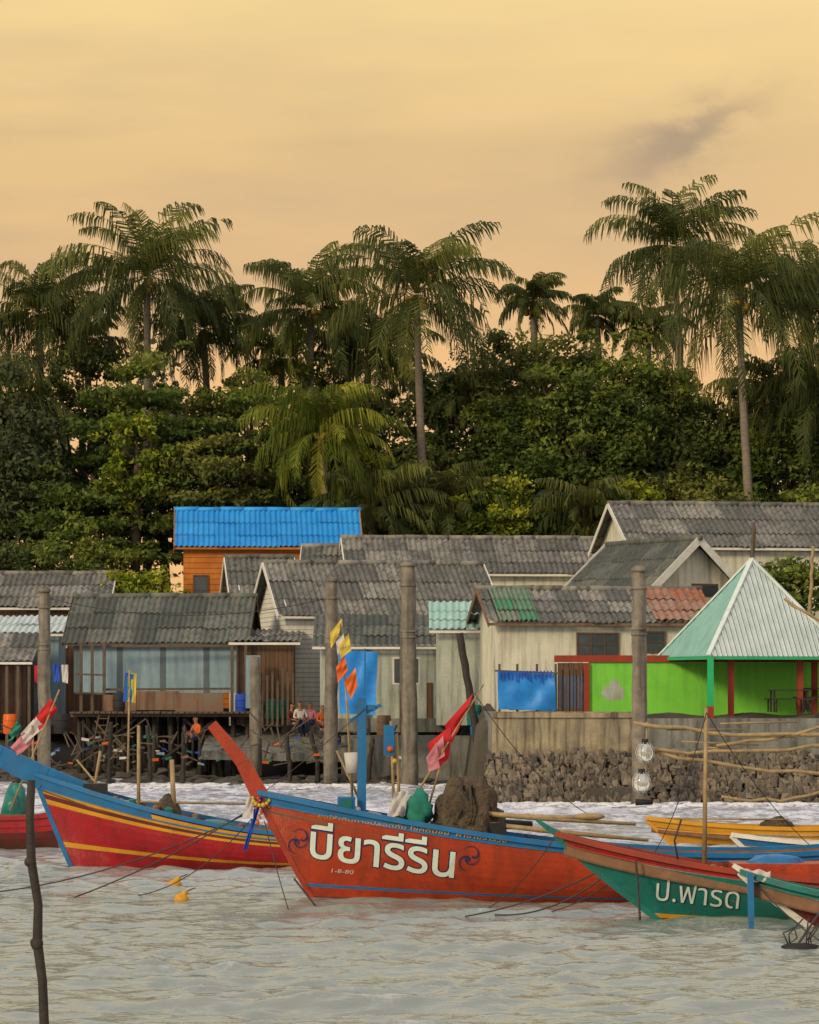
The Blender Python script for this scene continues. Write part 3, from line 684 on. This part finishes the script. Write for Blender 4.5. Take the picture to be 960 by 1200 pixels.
for (a_,d_,m_,n_) in ((833,103.9,green_trim,'green_post'),(857,104.8,red_trim,'posts'),(938,105.5,red_trim,'posts'),(955,107,red_trim,'posts'),(993,105.6,red_trim,'posts')):
    t.p(n_, m_).box(X(a_,d_)-.1,X(a_,d_)+.1,d_,d_+.2,2.6,ze-.02)
t.p('lower_post', red_trim).box(X(833,103.9)-.11,X(833,103.9)+.11,103.89,104.11,2.6,3.2)
t.done()
def table(x_, y_, z_, name='picnic_table', m=wood):
    t = Thing(name, (x_,y_,z_), R(-.3,.3)); tp = t.p('top', m)
    for i in range(4): tp.box(-.7,.7,-.36+i*.18,-.2+i*.18,.72,.77)
    for a_ in (-.6,.55):
        for b_ in (-.3,.27): t.p('legs', m).box(a_,a_+.06,b_,b_+.06,0,.72)
    for b_ in (-.8,.6):
        t.p('benches', m).box(-.7,.7,b_,b_+.25,.42,.46)
        for a_ in (-.6,.55): t.p('bench_legs', m).box(a_,a_+.05,b_+.1,b_+.16,0,.42)
    t.done()
table(X(925,104.3),104.3,3.0,m=wood_dark); table(X(960,106.5),106.5,3.05,m=wood_dark)

# ------------------------------------------------------------ boats
def boat(name, tip, d, L, sheer, rake, Bm, keel, bandf, vs, rim, deck=b_deck, yaw=0., stern=.7, prow=None, rimw=.09, inner=None):
    """bow on the left; sheer = [(x from bow, z)]"""
    th = Thing(name, (X(tip,d), d, 0), yaw)
    sx = np.array([q[0] for q in sheer])/L; co = np.polyfit(sx, [q[1] for q in sheer], 3)
    zs = lambda u: float(np.polyval(co, u)); zk = lambda u: keel*(1-.4*u)
    def bb(u): return Bm*(math.sin(math.pi/2*min(u/.5,1))**.85 if u < .5 else 1-(1-stern)*((u-.5)/.5)**1.6)
    def ww(u, v): p = 1.35+2.0*min(1,u*2.2); return 1-v**p
    stx = lambda v: rake*v**1.1
    def S(u, v, s, off=0): 
        return Vector((stx(v)+(L-stx(v))*u, s*(bb(u)*ww(u,v)+off+.02), zs(u)+(zk(u)-zs(u))*v))
    nu = 60; us = [(i/nu)**1.25 for i in range(nu+1)]
    for s in (-1,1):
        for i in range(nu):
            for j in range(len(vs)-1):
                m_ = bandf((us[i]+us[i+1])/2, (vs[j]+vs[j+1])/2)
                th.p('hull_'+m_.name.replace('hull_',''), m_, True).add([S(us[i],vs[j],s),S(us[i+1],vs[j],s),S(us[i+1],vs[j+1],s),S(us[i],vs[j+1],s)],[(0,1,2,3) if s < 0 else (3,2,1,0)])
        rm = th.p('gunwale', rim)
        for i in range(nu): 
            a_, b_ = S(us[i],0,s,.02), S(us[i+1],0,s,.02); rm.beam(a_+Vector((0,0,.02)), b_+Vector((0,0,.02)), rimw, .09)
        st = th.p('rub_rail', rim)
        for i in range(nu): 
            a_, b_ = S(us[i],vs[2],s,.0), S(us[i+1],vs[2],s,.0); st.beam(a_, b_, .05, .03)
        inn = th.p('inner_planks', inner or deck)
        for i in range(2,nu):
            a_, b_ = S(us[i],0,s,-.05), S(us[i+1],0,s,-.05); z_ = Vector((0,0,-.32)); inn.add([a_,b_,b_+z_,a_+z_],[(0,1,2,3)])
    dk = th.p('deck', deck)
    for i in range(2,nu):
        u0,u1 = us[i],us[i+1]; dk.add([(S(u0,0,-1).x,-bb(u0)*.97,zs(u0)-.3),(S(u1,0,-1).x,-bb(u1)*.97,zs(u1)-.3),(S(u1,0,1).x,bb(u1)*.97,zs(u1)-.3),(S(u0,0,1).x,bb(u0)*.97,zs(u0)-.3)],[(0,1,2,3)])
    for u in (.25,.4,.55,.7,.85): 
        th.p('thwarts', rim).box(S(u,0,1).x-.07,S(u,0,1).x+.07,-bb(u),bb(u),zs(u)-.1,zs(u)-.05)
    pts = [S(1,v,-1) for v in vs]+[S(1,v,1) for v in vs[::-1]]; th.p('transom', rim).add(pts,[tuple(range(len(pts)))])
    sm = th.p('stem', prow[1] if prow else rim)
    for j in range(len(vs)-1): sm.beam(S(0,vs[j],1)+Vector((-.02,-.02,0)),S(0,vs[j+1],1)+Vector((-.02,-.02,0)),.09,.1)
    if prow:
        pts = prow[0]
        for i in range(len(pts)-1):
            p, q = pts[i], pts[i+1]; sm.beam((p[0],0,p[1]),(q[0],0,q[1]),.13,p[2],.11,q[2])
    def proj(x_, z_, off):
        u = max(0.01,(x_)/L)
        for _ in range(25):
            v = min(1,max(0,(zs(u)-z_)/(zs(u)-zk(u)))); u = max(0,(x_-stx(v))/(L-stx(v)))
        p = S(u,v,-1,off); return Vector((x_, p.y, z_))
    th.proj = proj; th.S = S; th.zs = zs; th.L = L
    return th
def hull_text(th, body, x0, x1, z0, z1, hgt, m, off=.022, weight=.0, shear=.15, part='name_lettering'):
    cu = bpy.data.curves.new('t','FONT'); cu.body = body; cu.size = 1; cu.offset = weight; cu.shear = shear; cu.resolution_u = 4
    o = bpy.data.objects.new('t', cu); scene.collection.objects.link(o)
    bpy.context.view_layer.update(); dg_ = bpy.context.evaluated_depsgraph_get()
    me = o.evaluated_get(dg_).to_mesh(); vs = [v.co.copy() for v in me.vertices]; fs = [tuple(p.vertices) for p in me.polygons]
    o.evaluated_get(dg_).to_mesh_clear(); bpy.data.objects.remove(o)
    if not vs: return
    ax = [v.x for v in vs]; ay = [v.y for v in vs]; x_a, x_b, y_a, y_b = min(ax), max(ax), min(ay), max(ay)
    q = th.p(part, m); out_ = []
    for v in vs:
        u = (v.x-x_a)/(x_b-x_a); h = (v.y-y_a)/(y_b-y_a)*hgt
        xx = x0+(x1-x0)*u; zz = z0+(z1-z0)*u+h; out_.append(th.proj(xx,zz,off))
    q.add(out_, fs)
def clutter(th, xa, xb, yr, n, mats, s0=.06, s1=.2):
    """gear heaped along the deck: crates, cans, coils"""
    for i in range(n):
        x_ = R(xa,xb); z_ = th.zs(x_/th.L)-.12; m_ = random.choice(mats); k = R(s0,s1); y_ = R(-yr,yr)
        q = th.p('gear_'+m_.name, m_)
        r = random.random()
        if r < .4: q.beam((x_,y_,z_),(x_+k*1.8,y_+R(-.1,.1),z_+R(-.03,.08)),k*1.3,k*1.4)
        elif r < .7: q.tube([(x_,y_,z_-.05),(x_,y_,z_+k*1.6),(x_,y_,z_+k*1.9)],[k*.7,k*.7,k*.3],9)
        else: q.ball((x_,y_,z_+k*.4),(k*1.5,k,k*.8),9,6,.6)

dm = 56.5; k_ = F/dm
def mb(u, v):
    if v < .075: return b_blue
    if v < .70: return b_red
    if v < .725: return b_blue
    if v < .80: return b_red
    return b_bot
main = boat('long_tail_fishing_boat', 303, dm, 12., [(0,1.97),(1.52,1.66),(3.1,1.37),(5.6,1.03),(8,.84),(10,.86),(12,1.05)], 1.25, 1.05, -.4, mb,
     [0,.04,.075,.12,.2,.3,.4,.5,.6,.7,.725,.76,.80,.86,.93,1.], b_blue, yaw=math.radians(3),
     prow=([(.12,1.75,.34),(-.3,2.55,.26),(-.86,3.24,.20)], b_red))
L_ = lambda a_: (a_-303)/k_
Zm = lambda b_: 4+(800-b_)/k_
hull_text(main, 'บียารีรีน', L_(362), L_(532), Zm(1006), Zm(1029), .72, b_navy, .012, .034, shear=.05, part='lettering_outline')
hull_text(main, 'บียารีรีน', L_(363), L_(531), Zm(1005), Zm(1028), .70, letter, .024, .012, shear=.05)
hull_text(main, 'ขอให้เดินทางปลอดภัย โชคดีมีชัย  ค้าขายร่ำรวย', L_(372), L_(590), Zm(957), Zm(985), .075, b_yel, .03, .0, part='small_lettering')
hull_text(main, '1-8-80', L_(388), L_(414), Zm(1022), Zm(1024), .075, wht_f, .02, .0, part='date_lettering')
for (a_,b_) in ((350,985),(547,1003)):
    q = main.p('scroll_ornament', b_navy)
    for br in range(3):
        prev = None
        for i in range(12):
            an = i*.42+br*2.1; r = .03+.014*i; x_ = L_(a_)+r*math.cos(an)+.05*(br-1); z_ = Zm(b_)+r*math.sin(an)+.06*(br-1)
            w_ = .022*(1-i/14); p0 = main.proj(x_+w_*math.cos(an),z_+w_*math.sin(an),.02); p1 = main.proj(x_-w_*math.cos(an),z_-w_*math.sin(an),.02)
            if prev: q.add([prev[0],p0,p1,prev[1]],[(0,1,2,3)])
            prev = (p0,p1)
ML = lambda a_, b_, y_=0.: Vector((L_(a_), y_, Zm(b_)))
ms = main.p('mast', b_blue); ms.box(L_(424)-.08,L_(424)+.08,-.08,.08,.9,Zm(818)); ms.beam(ML(410,845),ML(447,826),.05,.07); ms.box(L_(416),L_(440),-.05,.05,Zm(832),Zm(826)); ms.beam(ML(428,815),ML(428,760),.03,.03)
main.p('cabin_box', b_blue).box(L_(396),L_(416),-.25,.25,Zm(965),Zm(934)); main.p('bucket', wht_f, True).tube([ML(413,906),ML(412,882)],[.11,.14],12)
main.p('hatch', b_teal).box(L_(400),L_(412),-.27,-.255,Zm(948),Zm(936))
main.p('bamboo_stick', bamboo, True).tube([ML(414,945,.2),ML(401,725,.2)],[.025,.015],6)
main.p('bamboo_stick', bamboo, True).tube([ML(474,955,.1),ML(568,802,.1)],[.03,.016],6)
main.p('bamboo_stick', bamboo, True).tube([ML(462,960,-.1),ML(458,845,-.1)],[.03,.025],6); main.p('bamboo_stick', bamboo, True).tube([ML(470,960,.3),ML(466,860,.3)],[.03,.025],6)
main.p('bamboo_stick', bamboo, True).tube([ML(430,955,.3),ML(395,880,.3)],[.025,.02],6); main.p('bamboo_stick', bamboo, True).tube([ML(500,960,.3),ML(520,890,.3)],[.02,.02],6)
def flg(part, m_, a, b, c, d, y_=.1, amp=.05): main.p(part, m_, True).cloth(ML(*a,y_),ML(*b,y_),ML(*c,y_),ML(*d,y_),10,amp,1.5)
flg('yellow_flag', yel_f, (401,724),(397,745),(388,760),(387,742)); flg('yellow_flag', yel_f, (409,742),(412,762),(399,772),(398,756))
flg('orange_flag', orange, (404,768),(408,785),(396,800),(394,782)); flg('orange_flag', orange, (417,782),(419,803),(412,820),(404,800)); flg('white_flag', wht_f, (403,742),(405,757),(396,768),(394,752), .13)
flg('red_flag', red_f, (556,812),(545,842),(530,872),(522,850),.1,.08); flg('red_flag', red_f, (530,850),(528,888),(510,905),(502,872), .12,.1)
flg('pink_flag', pink_f, (520,862),(522,886),(504,897),(506,880), .05); flg('pink_flag', wht_f, (512,870),(516,900),(503,905),(500,888), .02)
main.p('net_heap', net_m, True).ball(ML(546,962,.05),(.60,.55,.72),34,24,.35); main.p('net_heap', net_m, True).ball(ML(578,968,.15),(.26,.45,.36),18,10,.4)
for i in range(26):
    a = R(0,6.28); h = R(.1,.6); c_ = ML(546,962,.05); main.p('net_folds', net_m, True).tube([c_+Vector((math.cos(a)*.56,math.sin(a)*.54,-.05)),c_+Vector((math.cos(a+.2)*.5,math.sin(a+.2)*.48,h*.6)),c_+Vector((math.cos(a+.3)*.25,math.sin(a+.3)*.25,.64))],[.05,.045,.03],6)
main.p('green_sack', grn_f, True).ball(ML(490,950,-.1),(.24,.3,.34),18,12,.6); main.p('green_sack', grn_f, True).ball(ML(476,958,.1),(.25,.25,.25),14,10,.5)
main.p('engine', blk).box(L_(506),L_(592),-.35,.35,Zm(985),Zm(964)); main.p('engine_head', blk, True).tube([ML(545,965),ML(625,968)],[.12,.08],10)
main.p('white_rag', wht_f, True).cloth(ML(462,928,-.2),ML(478,926,-.2),ML(474,955,-.3),ML(452,958,-.3),10,.12)
main.p('control_box', b_blue).box(L_(450),L_(462),-.15,.1,Zm(885),Zm(850)); main.p('control_lights', orange, True).ball(ML(457,878,-.16),.06,8,6); main.p('control_lights2', yel_f, True).ball(ML(462,892,-.1),.05,8,6)
clutter(main, L_(385), L_(500), .4, 30, [b_teal,wht_f,rope_l,net_m,blu_f,b_navy], .06,.15)
clutter(main, L_(600), L_(760), .5, 20, [net_m,blk,rope_l,b_deck,b_navy], .05,.13)
for (a_,b_) in (((528,950),(745,966)),((540,962),(760,985)),((600,956),(700,958))):
    main.p('bamboo_outriggers', bamboo if a_[0] != 540 else wood_dark, True).tube([ML(*a_,-.3),ML((a_[0]+b_[0])/2,(a_[1]+b_[1])/2+1,-.3),ML(*b_,-.3)],[.045,.05,.03],7)
main.p('outrigger_float', bamboo, True).ball(ML(690,957,-.3),(.3,.09,.07),12,8)
g_ = main.p('garland', yel_f, True)
for i in range(14): a = i/14*6.28; g_.ball((.05+.16*math.cos(a),-.1*math.sin(a)-.06,1.88+.13*math.cos(a+1.5)),R(.03,.05),7,5)
g2 = main.p('garland_orange', orange, True)
for i in range(12): g2.ball((.0+R(-.05,.05),-.12,1.88-i*.045),R(.025,.045),7,5)
main.p('ribbon_blue', blu_f, True).cloth((-.02,-.1,1.9),(.08,-.1,1.9),(-.2,-.12,.95),(-.29,-.12,.9),10,.07); main.p('ribbon_white', wht_f, True).cloth((-.2,-.1,1.9),(-.08,-.1,1.9),(-.1,-.12,1.5),(-.3,-.12,1.55),8,.06)
main.done()

dl = 67.; kl = F/dl
def lb(u, v):
    if u < .30 and v < .12: return b_blue
    if v < .05: return b_navy
    if v < .17: return b_yel
    if v < .22: return b_maroon
    if v < .27: return b_yel
    if v < .62: return b_crim
    if v < .67: return b_yel
    if v < .84: return b_crim
    return b_bot
Zl = lambda b_: 4+(800-b_)/kl; Ll = lambda a_: (a_-42)/kl
left = boat('long_tail_fishing_boat', 42, dl, 8.6, [(0,Zl(908)),(Ll(90),Zl(922)),(Ll(150),Zl(940)),(Ll(250),Zl(963)),(Ll(340),Zl(977)),(7,.72),(8.6,.9)], .95, .95, -.35, lb,
    [0,.05,.12,.17,.22,.27,.35,.45,.55,.62,.67,.75,.84,.93,1.], b_blue, yaw=math.radians(-2), prow=([(1.4,Zl(932),.30),(.2,Zl(912),.52),(-.8,Zl(886),.44),(-1.9,Zl(850),.3)], b_blue))
LL = lambda a_, b_, y_=0.: Vector((Ll(a_), y_, Zl(b_)))
for (p,q,r) in (((12,950),(70,808),.02),((163,955),(163,850),.035),((205,958),(202,890),.05),((40,930),(38,850),.025),((110,930),(118,880),.03),((140,950),(90,890),.02)): left.p('poles', bamboo, True).tube([LL(*p),LL(*q)],[r*1.2,r],7)
left.p('basket', net_m, True).ball(LL(196,952),(.3,.3,.35),18,12,.35); left.p('engine', blk).box(Ll(100),Ll(125),-.25,.25,Zl(955),Zl(918))
left.p('horizontal_pole', bamboo, True).tube([LL(95,938),LL(300,942)],[.03,.025],7); left.p('tarp', b_teal, True).ball(LL(250,968),(.5,.4,.15),14,8,.3)
clutter(left, Ll(120), Ll(320), .4, 32, [b_teal,wht_f,rope_l,net_m,blu_f,blk,b_deck], .05,.15)
for (a,b,c,d,m_,n_) in (((60,818),(68,832),(46,856),(40,842),red_f,'red_flag'),((42,840),(52,852),(30,872),(24,860),wht_f,'white_flag'),((28,858),(40,868),(22,886),(12,876),pink_f,'pink_flag'),((20,845),(26,852),(14,868),(10,860),grn_f,'green_flag')):
    left.p(n_, m_, True).cloth(LL(*a),LL(*b),LL(*c),LL(*d),10,.09,1.5)
left.done()
dd = 74.; kd = F/dd
fb = boat('fishing_boat', -160, dd, 4.8, [(0,1.3),(1.5,.95),(3.5,.75),(4.8,.85)], 1., .6, -.3, lambda u,v: b_crim if v < .35 else (b_maroon if v < .6 else b_bot), [0,.1,.2,.35,.5,.6,.8,1.], b_crim, yaw=math.radians(-4))
q = lambda a_, b_, y_=0.: Vector(((a_+160)/kd, y_, 4+(800-b_)/kd))
fb.p('tarp_covered_engine', b_teal, True).ball(q(20,950),(.28,.3,.62),18,12,.4); fb.p('blue_sheet', b_blue, True).ball(q(20,968),(.2,.3,.2),14,12,.35); fb.p('box', b_deck).box(q(-30,0).x,q(50,0).x,-.3,.3,.7,.85)
fb.done()

dt = 52.5; kt = F/dt; Lt = lambda a_: (a_-652)/kt; Zt = lambda b_: 4+(800-b_)/kt
def tb(u, v):
    if v < .05: return b_maroon
    if v < .10: return b_crim
    if v < .13: return white
    if v < .78: return b_teal
    if v < .83: return b_yel
    return b_bot
teal = boat('long_tail_fishing_boat', 652, dt, 9., [(0,1.42),(Lt(720),1.12),(Lt(800),.93),(Lt(880),.78),(Lt(960),.66),(7,.6),(9,.78)], 2.1, .8, -.3, tb,
    [0,.05,.10,.13,.2,.3,.4,.5,.6,.7,.78,.83,.9,1.], red_trim, yaw=math.radians(-2), prow=([(.15,1.34,.14),(-.15,1.52,.09),(-.34,1.66,.05)], b_teal))
hull_text(teal, 'ป.ฟาริด', Lt(768), Lt(864), Zt(1055), Zt(1064), .43, b_navy, .012, .016, shear=.05, part='lettering_outline')
hull_text(teal, 'ป.ฟาริด', Lt(768), Lt(863), Zt(1054), Zt(1063), .41, letter, .022, .0, shear=.05)
TL = lambda a_, b_, y_=0.: Vector((Lt(a_), y_, Zt(b_)))
teal.p('bamboo_pole', bamboo, True).tube([TL(826,1012,.2),TL(828,830,.2)],[.045,.03],7)
teal.p('engine_box', b_red).box(Lt(855),Lt(1000),-.5,.45,.3,Zt(1010)); teal.p('blue_cover', b_blue, True).ball(TL(905,1012,.1),(.5,.4,.16),16,10,.3)
teal.p('tied_branch', rope_m, True).tube([TL(798,960,0),TL(790,985,0),TL(795,1012,0)],.018,5)
clutter(teal, Lt(730), Lt(860), .35, 22, [net_m,rope_l,b_deck,blk,wht_f], .04,.10)
teal.done()
dp = 49.5; kp = F/dp; Lp = lambda a_: (a_-868)/kp; Zp = lambda b_: 4+(800-b_)/kp
pb = boat('fishing_boat', 868, dp, 7., [(0,Zp(1021)),(Lp(910),Zp(1036)),(Lp(960),Zp(1048)),(3,.45),(5,.4),(7,.6)], 1.6, .6, -.25,
     lambda u,v: (b_teal if v < .12 else white if v < .2 else b_maroon if v < .7 else b_bot), [0,.06,.12,.2,.3,.5,.7,.85,1.], b_teal, yaw=math.radians(-5), prow=([(.1,.92,.1),(-.12,1.06,.07)], white))
pb.p('hanging_fender', b_blue).beam((Lp(879),-.18,Zp(1022)),(Lp(880),-.2,Zp(1078)),.1,.13,.1,.11); pb.p('hanging_fender', b_blue).beam((Lp(880),-.18,Zp(1079)),(Lp(881),-.18,Zp(1104)),.08,.1)
pb.p('white_rag', wht_f, True).cloth((Lp(872),-.1,Zp(1018)),(Lp(902),-.1,Zp(1020)),(Lp(902),-.2,Zp(1034)),(Lp(878),-.2,Zp(1032)),10,.10)
pb.done()
for (tip,d,zt,ms_,rm) in ((758,76,.52,b_yel,b_maroon),(858,68,.50,b_blue,white)):
    q = boat('slim_fishing_boat', tip, d, 8., [(0,zt+.12),(1.5,zt-.05),(4,zt-.12),(6.5,zt-.05),(8,zt+.1)], .9, .5, -.2, lambda u,v,ms_=ms_: (ms_ if v < .72 else b_bot), [0,.15,.3,.5,.72,.85,1.], rm if ms_ is b_blue else b_yel)
    q.p('stern_gear', net_m, True).ball((3.2,0,zt-.1),(.4,.3,.25),12,8,.4)
    q.p('oar', bamboo, True).tube([(.5,.1,zt+.12),(3.5,-.2,zt+.1)],.025,6)
    q.done()

# ------------------------------------------------------------ bamboo rig with squid lamps
dr = 63.
t = Thing('bamboo_fishing_rig'); b_ = t.p('bamboo_poles', bamboo, True)
for (p,q,r) in (((742,846),(1010,858),.04),((748,878),(1010,868),.035),((770,882),(1010,905),.035),((840,872),(1010,835),.035),((920,700),(1010,745),.03),((846,935),(1000,920),.03),((1000,700),(1005,1060),.06),((758,846),(756,942),.02)):
    A = P(*p,dr); B = P(*q,dr); n = 9; pts = [A.lerp(B,i/n)+Vector((0,R(-.1,.1),R(-.04,.04)-.15*math.sin(math.pi*i/n))) for i in range(n+1)]
    if p[0] in (758,1000): pts = [A,B]
    b_.tube(pts,[r*(1.15 if i%2 else .95) for i in range(len(pts))],7)
for i in range(5):
    p = (R(780,860),R(846,880)); b_.tube([P(p[0],848+i*7,dr),P(p[0]+90,846+i*9,dr+.6)],.022,6)
gl = bpy.data.materials.new('lamp_glass'); gl.use_nodes = True; gb = gl.node_tree.nodes['Principled BSDF']; gb.inputs['Transmission Weight'].default_value = .75; gb.inputs['Roughness'].default_value = .05; gb.inputs['Base Color'].default_value = (.95,.97,.95,1)
for yb in (882,917):
    ab = 756 if yb == 882 else 752
    t.p('lamp_bulbs', gl, True).ball(P(ab,yb,dr-.2),(.17,.17,.2),20,14)
    t.p('lamp_caps', blk, True).tube([P(ab,yb-16,dr-.2),P(ab,yb-10,dr-.2)],.07,10)
    for k in range(6):
        a = k*1.047; c_ = P(ab,yb,dr-.2); t.p('lamp_cage', wht_f, True).tube([c_+Vector((math.cos(a)*.19*math.sin(s_),math.sin(a)*.19*math.sin(s_),.22*math.cos(s_))) for s_ in np.linspace(0,3.14,9)],.009,4)
t.p('lamp_weight', blk, True).tube([P(745,940,dr-.2),P(765,940,dr-.2)],[.07,.05],8)
t.done()

# ------------------------------------------------------------ ropes, buoys, foreground stake
t = Thing('mooring_ropes')
def rope(A, B, sag=.3, r=.014, part='ropes', m_=rope_m):
    A = Vector(A); B = Vector(B); t.p(part, m_, True).tube([A.lerp(B,i/12)-Vector((0,0,sag*4*(i/12)*(1-i/12))) for i in range(13)], r, 5)
rope(P(300,944,dm),P(86,1052,57.1),.12); rope(P(300,948,dm),P(-10,1046,58.5),.25); rope(P(303,950,dm),P(120,1050,57.6),.5,.01)
rope(P(310,962,dm),P(338,1066,54),.05,.01); rope(P(345,1030,dm-.2),P(370,1062,55),.0,.02)
rope(P(720,1012,dt),P(545,1074,52.5),.12); rope(P(724,1014,dt),P(580,1072,52.9),.25); rope(P(735,1020,dt),P(640,1070,53.3),.1,.01)
rope(P(652,978,dt),P(560,1070,53.3),.2,.01); rope(P(880,1030,dp),P(975,1085,50),.2); rope(P(885,1035,dp),P(990,1120,45),.1,.012)
rope(P(960,1070,48),P(930,1114,46),.0,.02); rope(P(556,812,dm),P(700,960,60),.3,.008); rope(P(828,835,dt),P(960,1000,60),.2,.008,); rope(P(828,835,dt),P(760,1010,55),.3,.008)
rope(P(428,830,dm),P(300,935,dm),.05,.007); rope(P(0,905,dl),P(170,960,dl),.1,.01)
rope(P(745,1008,dt-.6),P(750,1078,51.8),.0,.022)
rope(P(388,700,120),P(52,700,118),.7,.015)
t.done()
t = Thing('anchor_float'); c_ = P(938,1112,46)
t.p('float', blk, True).ball(c_+Vector((0,0,.02)),(.26,.14,.07),16,8,.4)
for i in range(7): a = c_+Vector((R(-.2,.2),0,.05)); t.p('float_ties', rope_m, True).tube([a,a+Vector((R(-.1,.15),0,R(.1,.2))),a+Vector((R(-.05,.3),0,R(.2,.42)))],.012,5)
t.done()
for (a_,b_,dz) in ((205,1040,59.8),(213,1057,56.2)):
    t = Thing('yellow_buoy'); p = P(a_,b_,dz); t.p('float', b_yel, True).ball(p+Vector((0,0,.05)),(.14,.12,.11),14,10,.15); t.p('neck', b_yel, True).tube([p+Vector((.02,0,.12)),p+Vector((.1,0,.2))],[.06,.04],8); t.p('tie', rope_m).beam(p+Vector((.1,0,.2)),p+Vector((.25,0,.26)),.02,.02); t.done()
t = Thing('mooring_stake'); s_ = t.p('stick', wood_dark, True); pts = [(54,1260,34),(52,1200,34),(50,1150,34),(44,1105,34),(45,1060,34),(37,1010,34),(35,960,34),(37,914,34)]
s_.tube([P(*q) for q in pts],[.06,.055,.052,.057,.05,.052,.048,.045],9); s_.ball(P(44,1106,34),(.075,.07,.09),9,7,.3); s_.ball(P(36,1010,34),(.066,.06,.07),9,7,.3); t.done()
t = Thing('clothes_line_flag')
for (m_,a_) in ((blu_f,147),(yel_f,152),(grn_f,149)): t.p('cloth_'+m_.name, m_, True).cloth(P(a_,788,118),P(a_+8,790,118),P(a_+7,824,118),P(a_-3,822,118),8,.06)
t.p('stick', bamboo, True).tube([P(150,905,118),P(152,785,118)],.04,6); t.done()

# ------------------------------------------------------------ people (seated on the landing)
def person(loc, shirt, trousers, yaw=0., pose='sit', s=1.):
    J = {'pelvis':((0,0,.12),.15),'waist':((0,.03,.30),.125),'chest':((0,.02,.48),.15),'neck':((0,0,.62),.055),'head0':((0,-.02,.70),.075),'head':((0,-.03,.79),.10),'crown':((0,-.02,.87),.07)}
    E = [('pelvis','waist'),('waist','chest'),('chest','neck'),('neck','head0'),('head0','head'),('head','crown')]
    for q, n in ((-1,'L'),(1,'R')):
        J.update({'sh'+n:((q*.17,.02,.54),.06),'el'+n:((q*.25,-.06,.30),.042),'wr'+n:((q*.12,-.28,.26),.03),'ha'+n:((q*.09,-.35,.24),.028)})
        E += [('chest','sh'+n),('sh'+n,'el'+n),('el'+n,'wr'+n),('wr'+n,'ha'+n)]
        if pose == 'sit': J.update({'hp'+n:((q*.1,-.05,.1),.09),'kn'+n:((q*.14,-.46,.14),.065),'an'+n:((q*.13,-.5,-.3),.042),'to'+n:((q*.14,-.66,-.34),.03)})
        else: J.update({'hp'+n:((q*.1,-.05,.1),.09),'kn'+n:((q*.16,-.36,.38),.065),'an'+n:((q*.13,-.30,0),.042),'to'+n:((q*.14,-.46,-.03),.03)})
        E += [('pelvis','hp'+n),('hp'+n,'kn'+n),('kn'+n,'an'+n),('an'+n,'to'+n)]
    names = list(J); me = bpy.data.meshes.new('body'); me.from_pydata([J[n][0] for n in names],[(names.index(a),names.index(b)) for a,b in E],[])
    o = bpy.data.objects.new('body', me); scene.collection.objects.link(o)
    o.modifiers.new('s','SKIN'); o.modifiers.new('d','SUBSURF').levels = 2
    for i,n in enumerate(names): me.skin_vertices[0].data[i].radius = (J[n][1],)*2
    me.skin_vertices[0].data[0].use_root = True
    bpy.context.view_layer.update(); m2 = bpy.data.meshes.new_from_object(o.evaluated_get(bpy.context.evaluated_depsgraph_get()))
    bpy.data.objects.remove(o)
    for m_ in (skin_m, shirt, trousers, hair_m): m2.materials.append(m_)
    for p in m2.polygons:
        p.use_smooth = True; c = p.center; n = min(names, key=lambda k: (Vector(J[k][0])-c).length)
        if n in ('crown',) or (n in ('head','head0') and c.y > .0): p.material_index = 3
        elif n.startswith(('head','neck','wr','ha','to')): p.material_index = 0
        elif n.startswith(('hp','kn','an','pelvis')): p.material_index = 2
        else: p.material_index = 1
    b = bpy.data.objects.new('body', m2); scene.collection.objects.link(b)
    t = Thing('seated_person', loc, yaw); t.extra.append(b)
    for q in (-1,1):
        for k in range(5):
            h0 = Vector((q*.09+(k-2)*.016,-.36,.24)); t.p('fingers', skin_m, True).tube([h0,h0+Vector((0,-.05,-.01)),h0+Vector((0,-.08+abs(k-2)*.012,-.04))],[.010,.009,.007],5)
    t.p('nose', skin_m, True).ball((0,-.135,.785),(.014,.02,.022),6,5)
    for q in (-1,1): t.p('eyes', hair_m, True).ball((q*.035,-.122,.805),.012,6,5); t.p('ears', skin_m, True).ball((q*.1,-.02,.79),(.012,.02,.03),6,5)
    t.p('mouth', red_trim, True).ball((0,-.122,.745),(.025,.008,.007),6,5)
    o = t.done(); o.scale = (s,)*3
for (a_,b_,d,sh,tr,yw_,ps) in ((352,850,124.6,wht_f,blk,.2,'sit'),(364,851,124.7,pink_f,b_navy,-.4,'sit'),(378,854,124.4,orange,b_maroon,.5,'crouch'),(342,852,124.8,b_maroon,blk,.9,'sit'),(230,868,123,orange,b_navy,-.8,'crouch')):
    person(P(a_,b_,d), sh, tr, yw_, ps, 1.1)
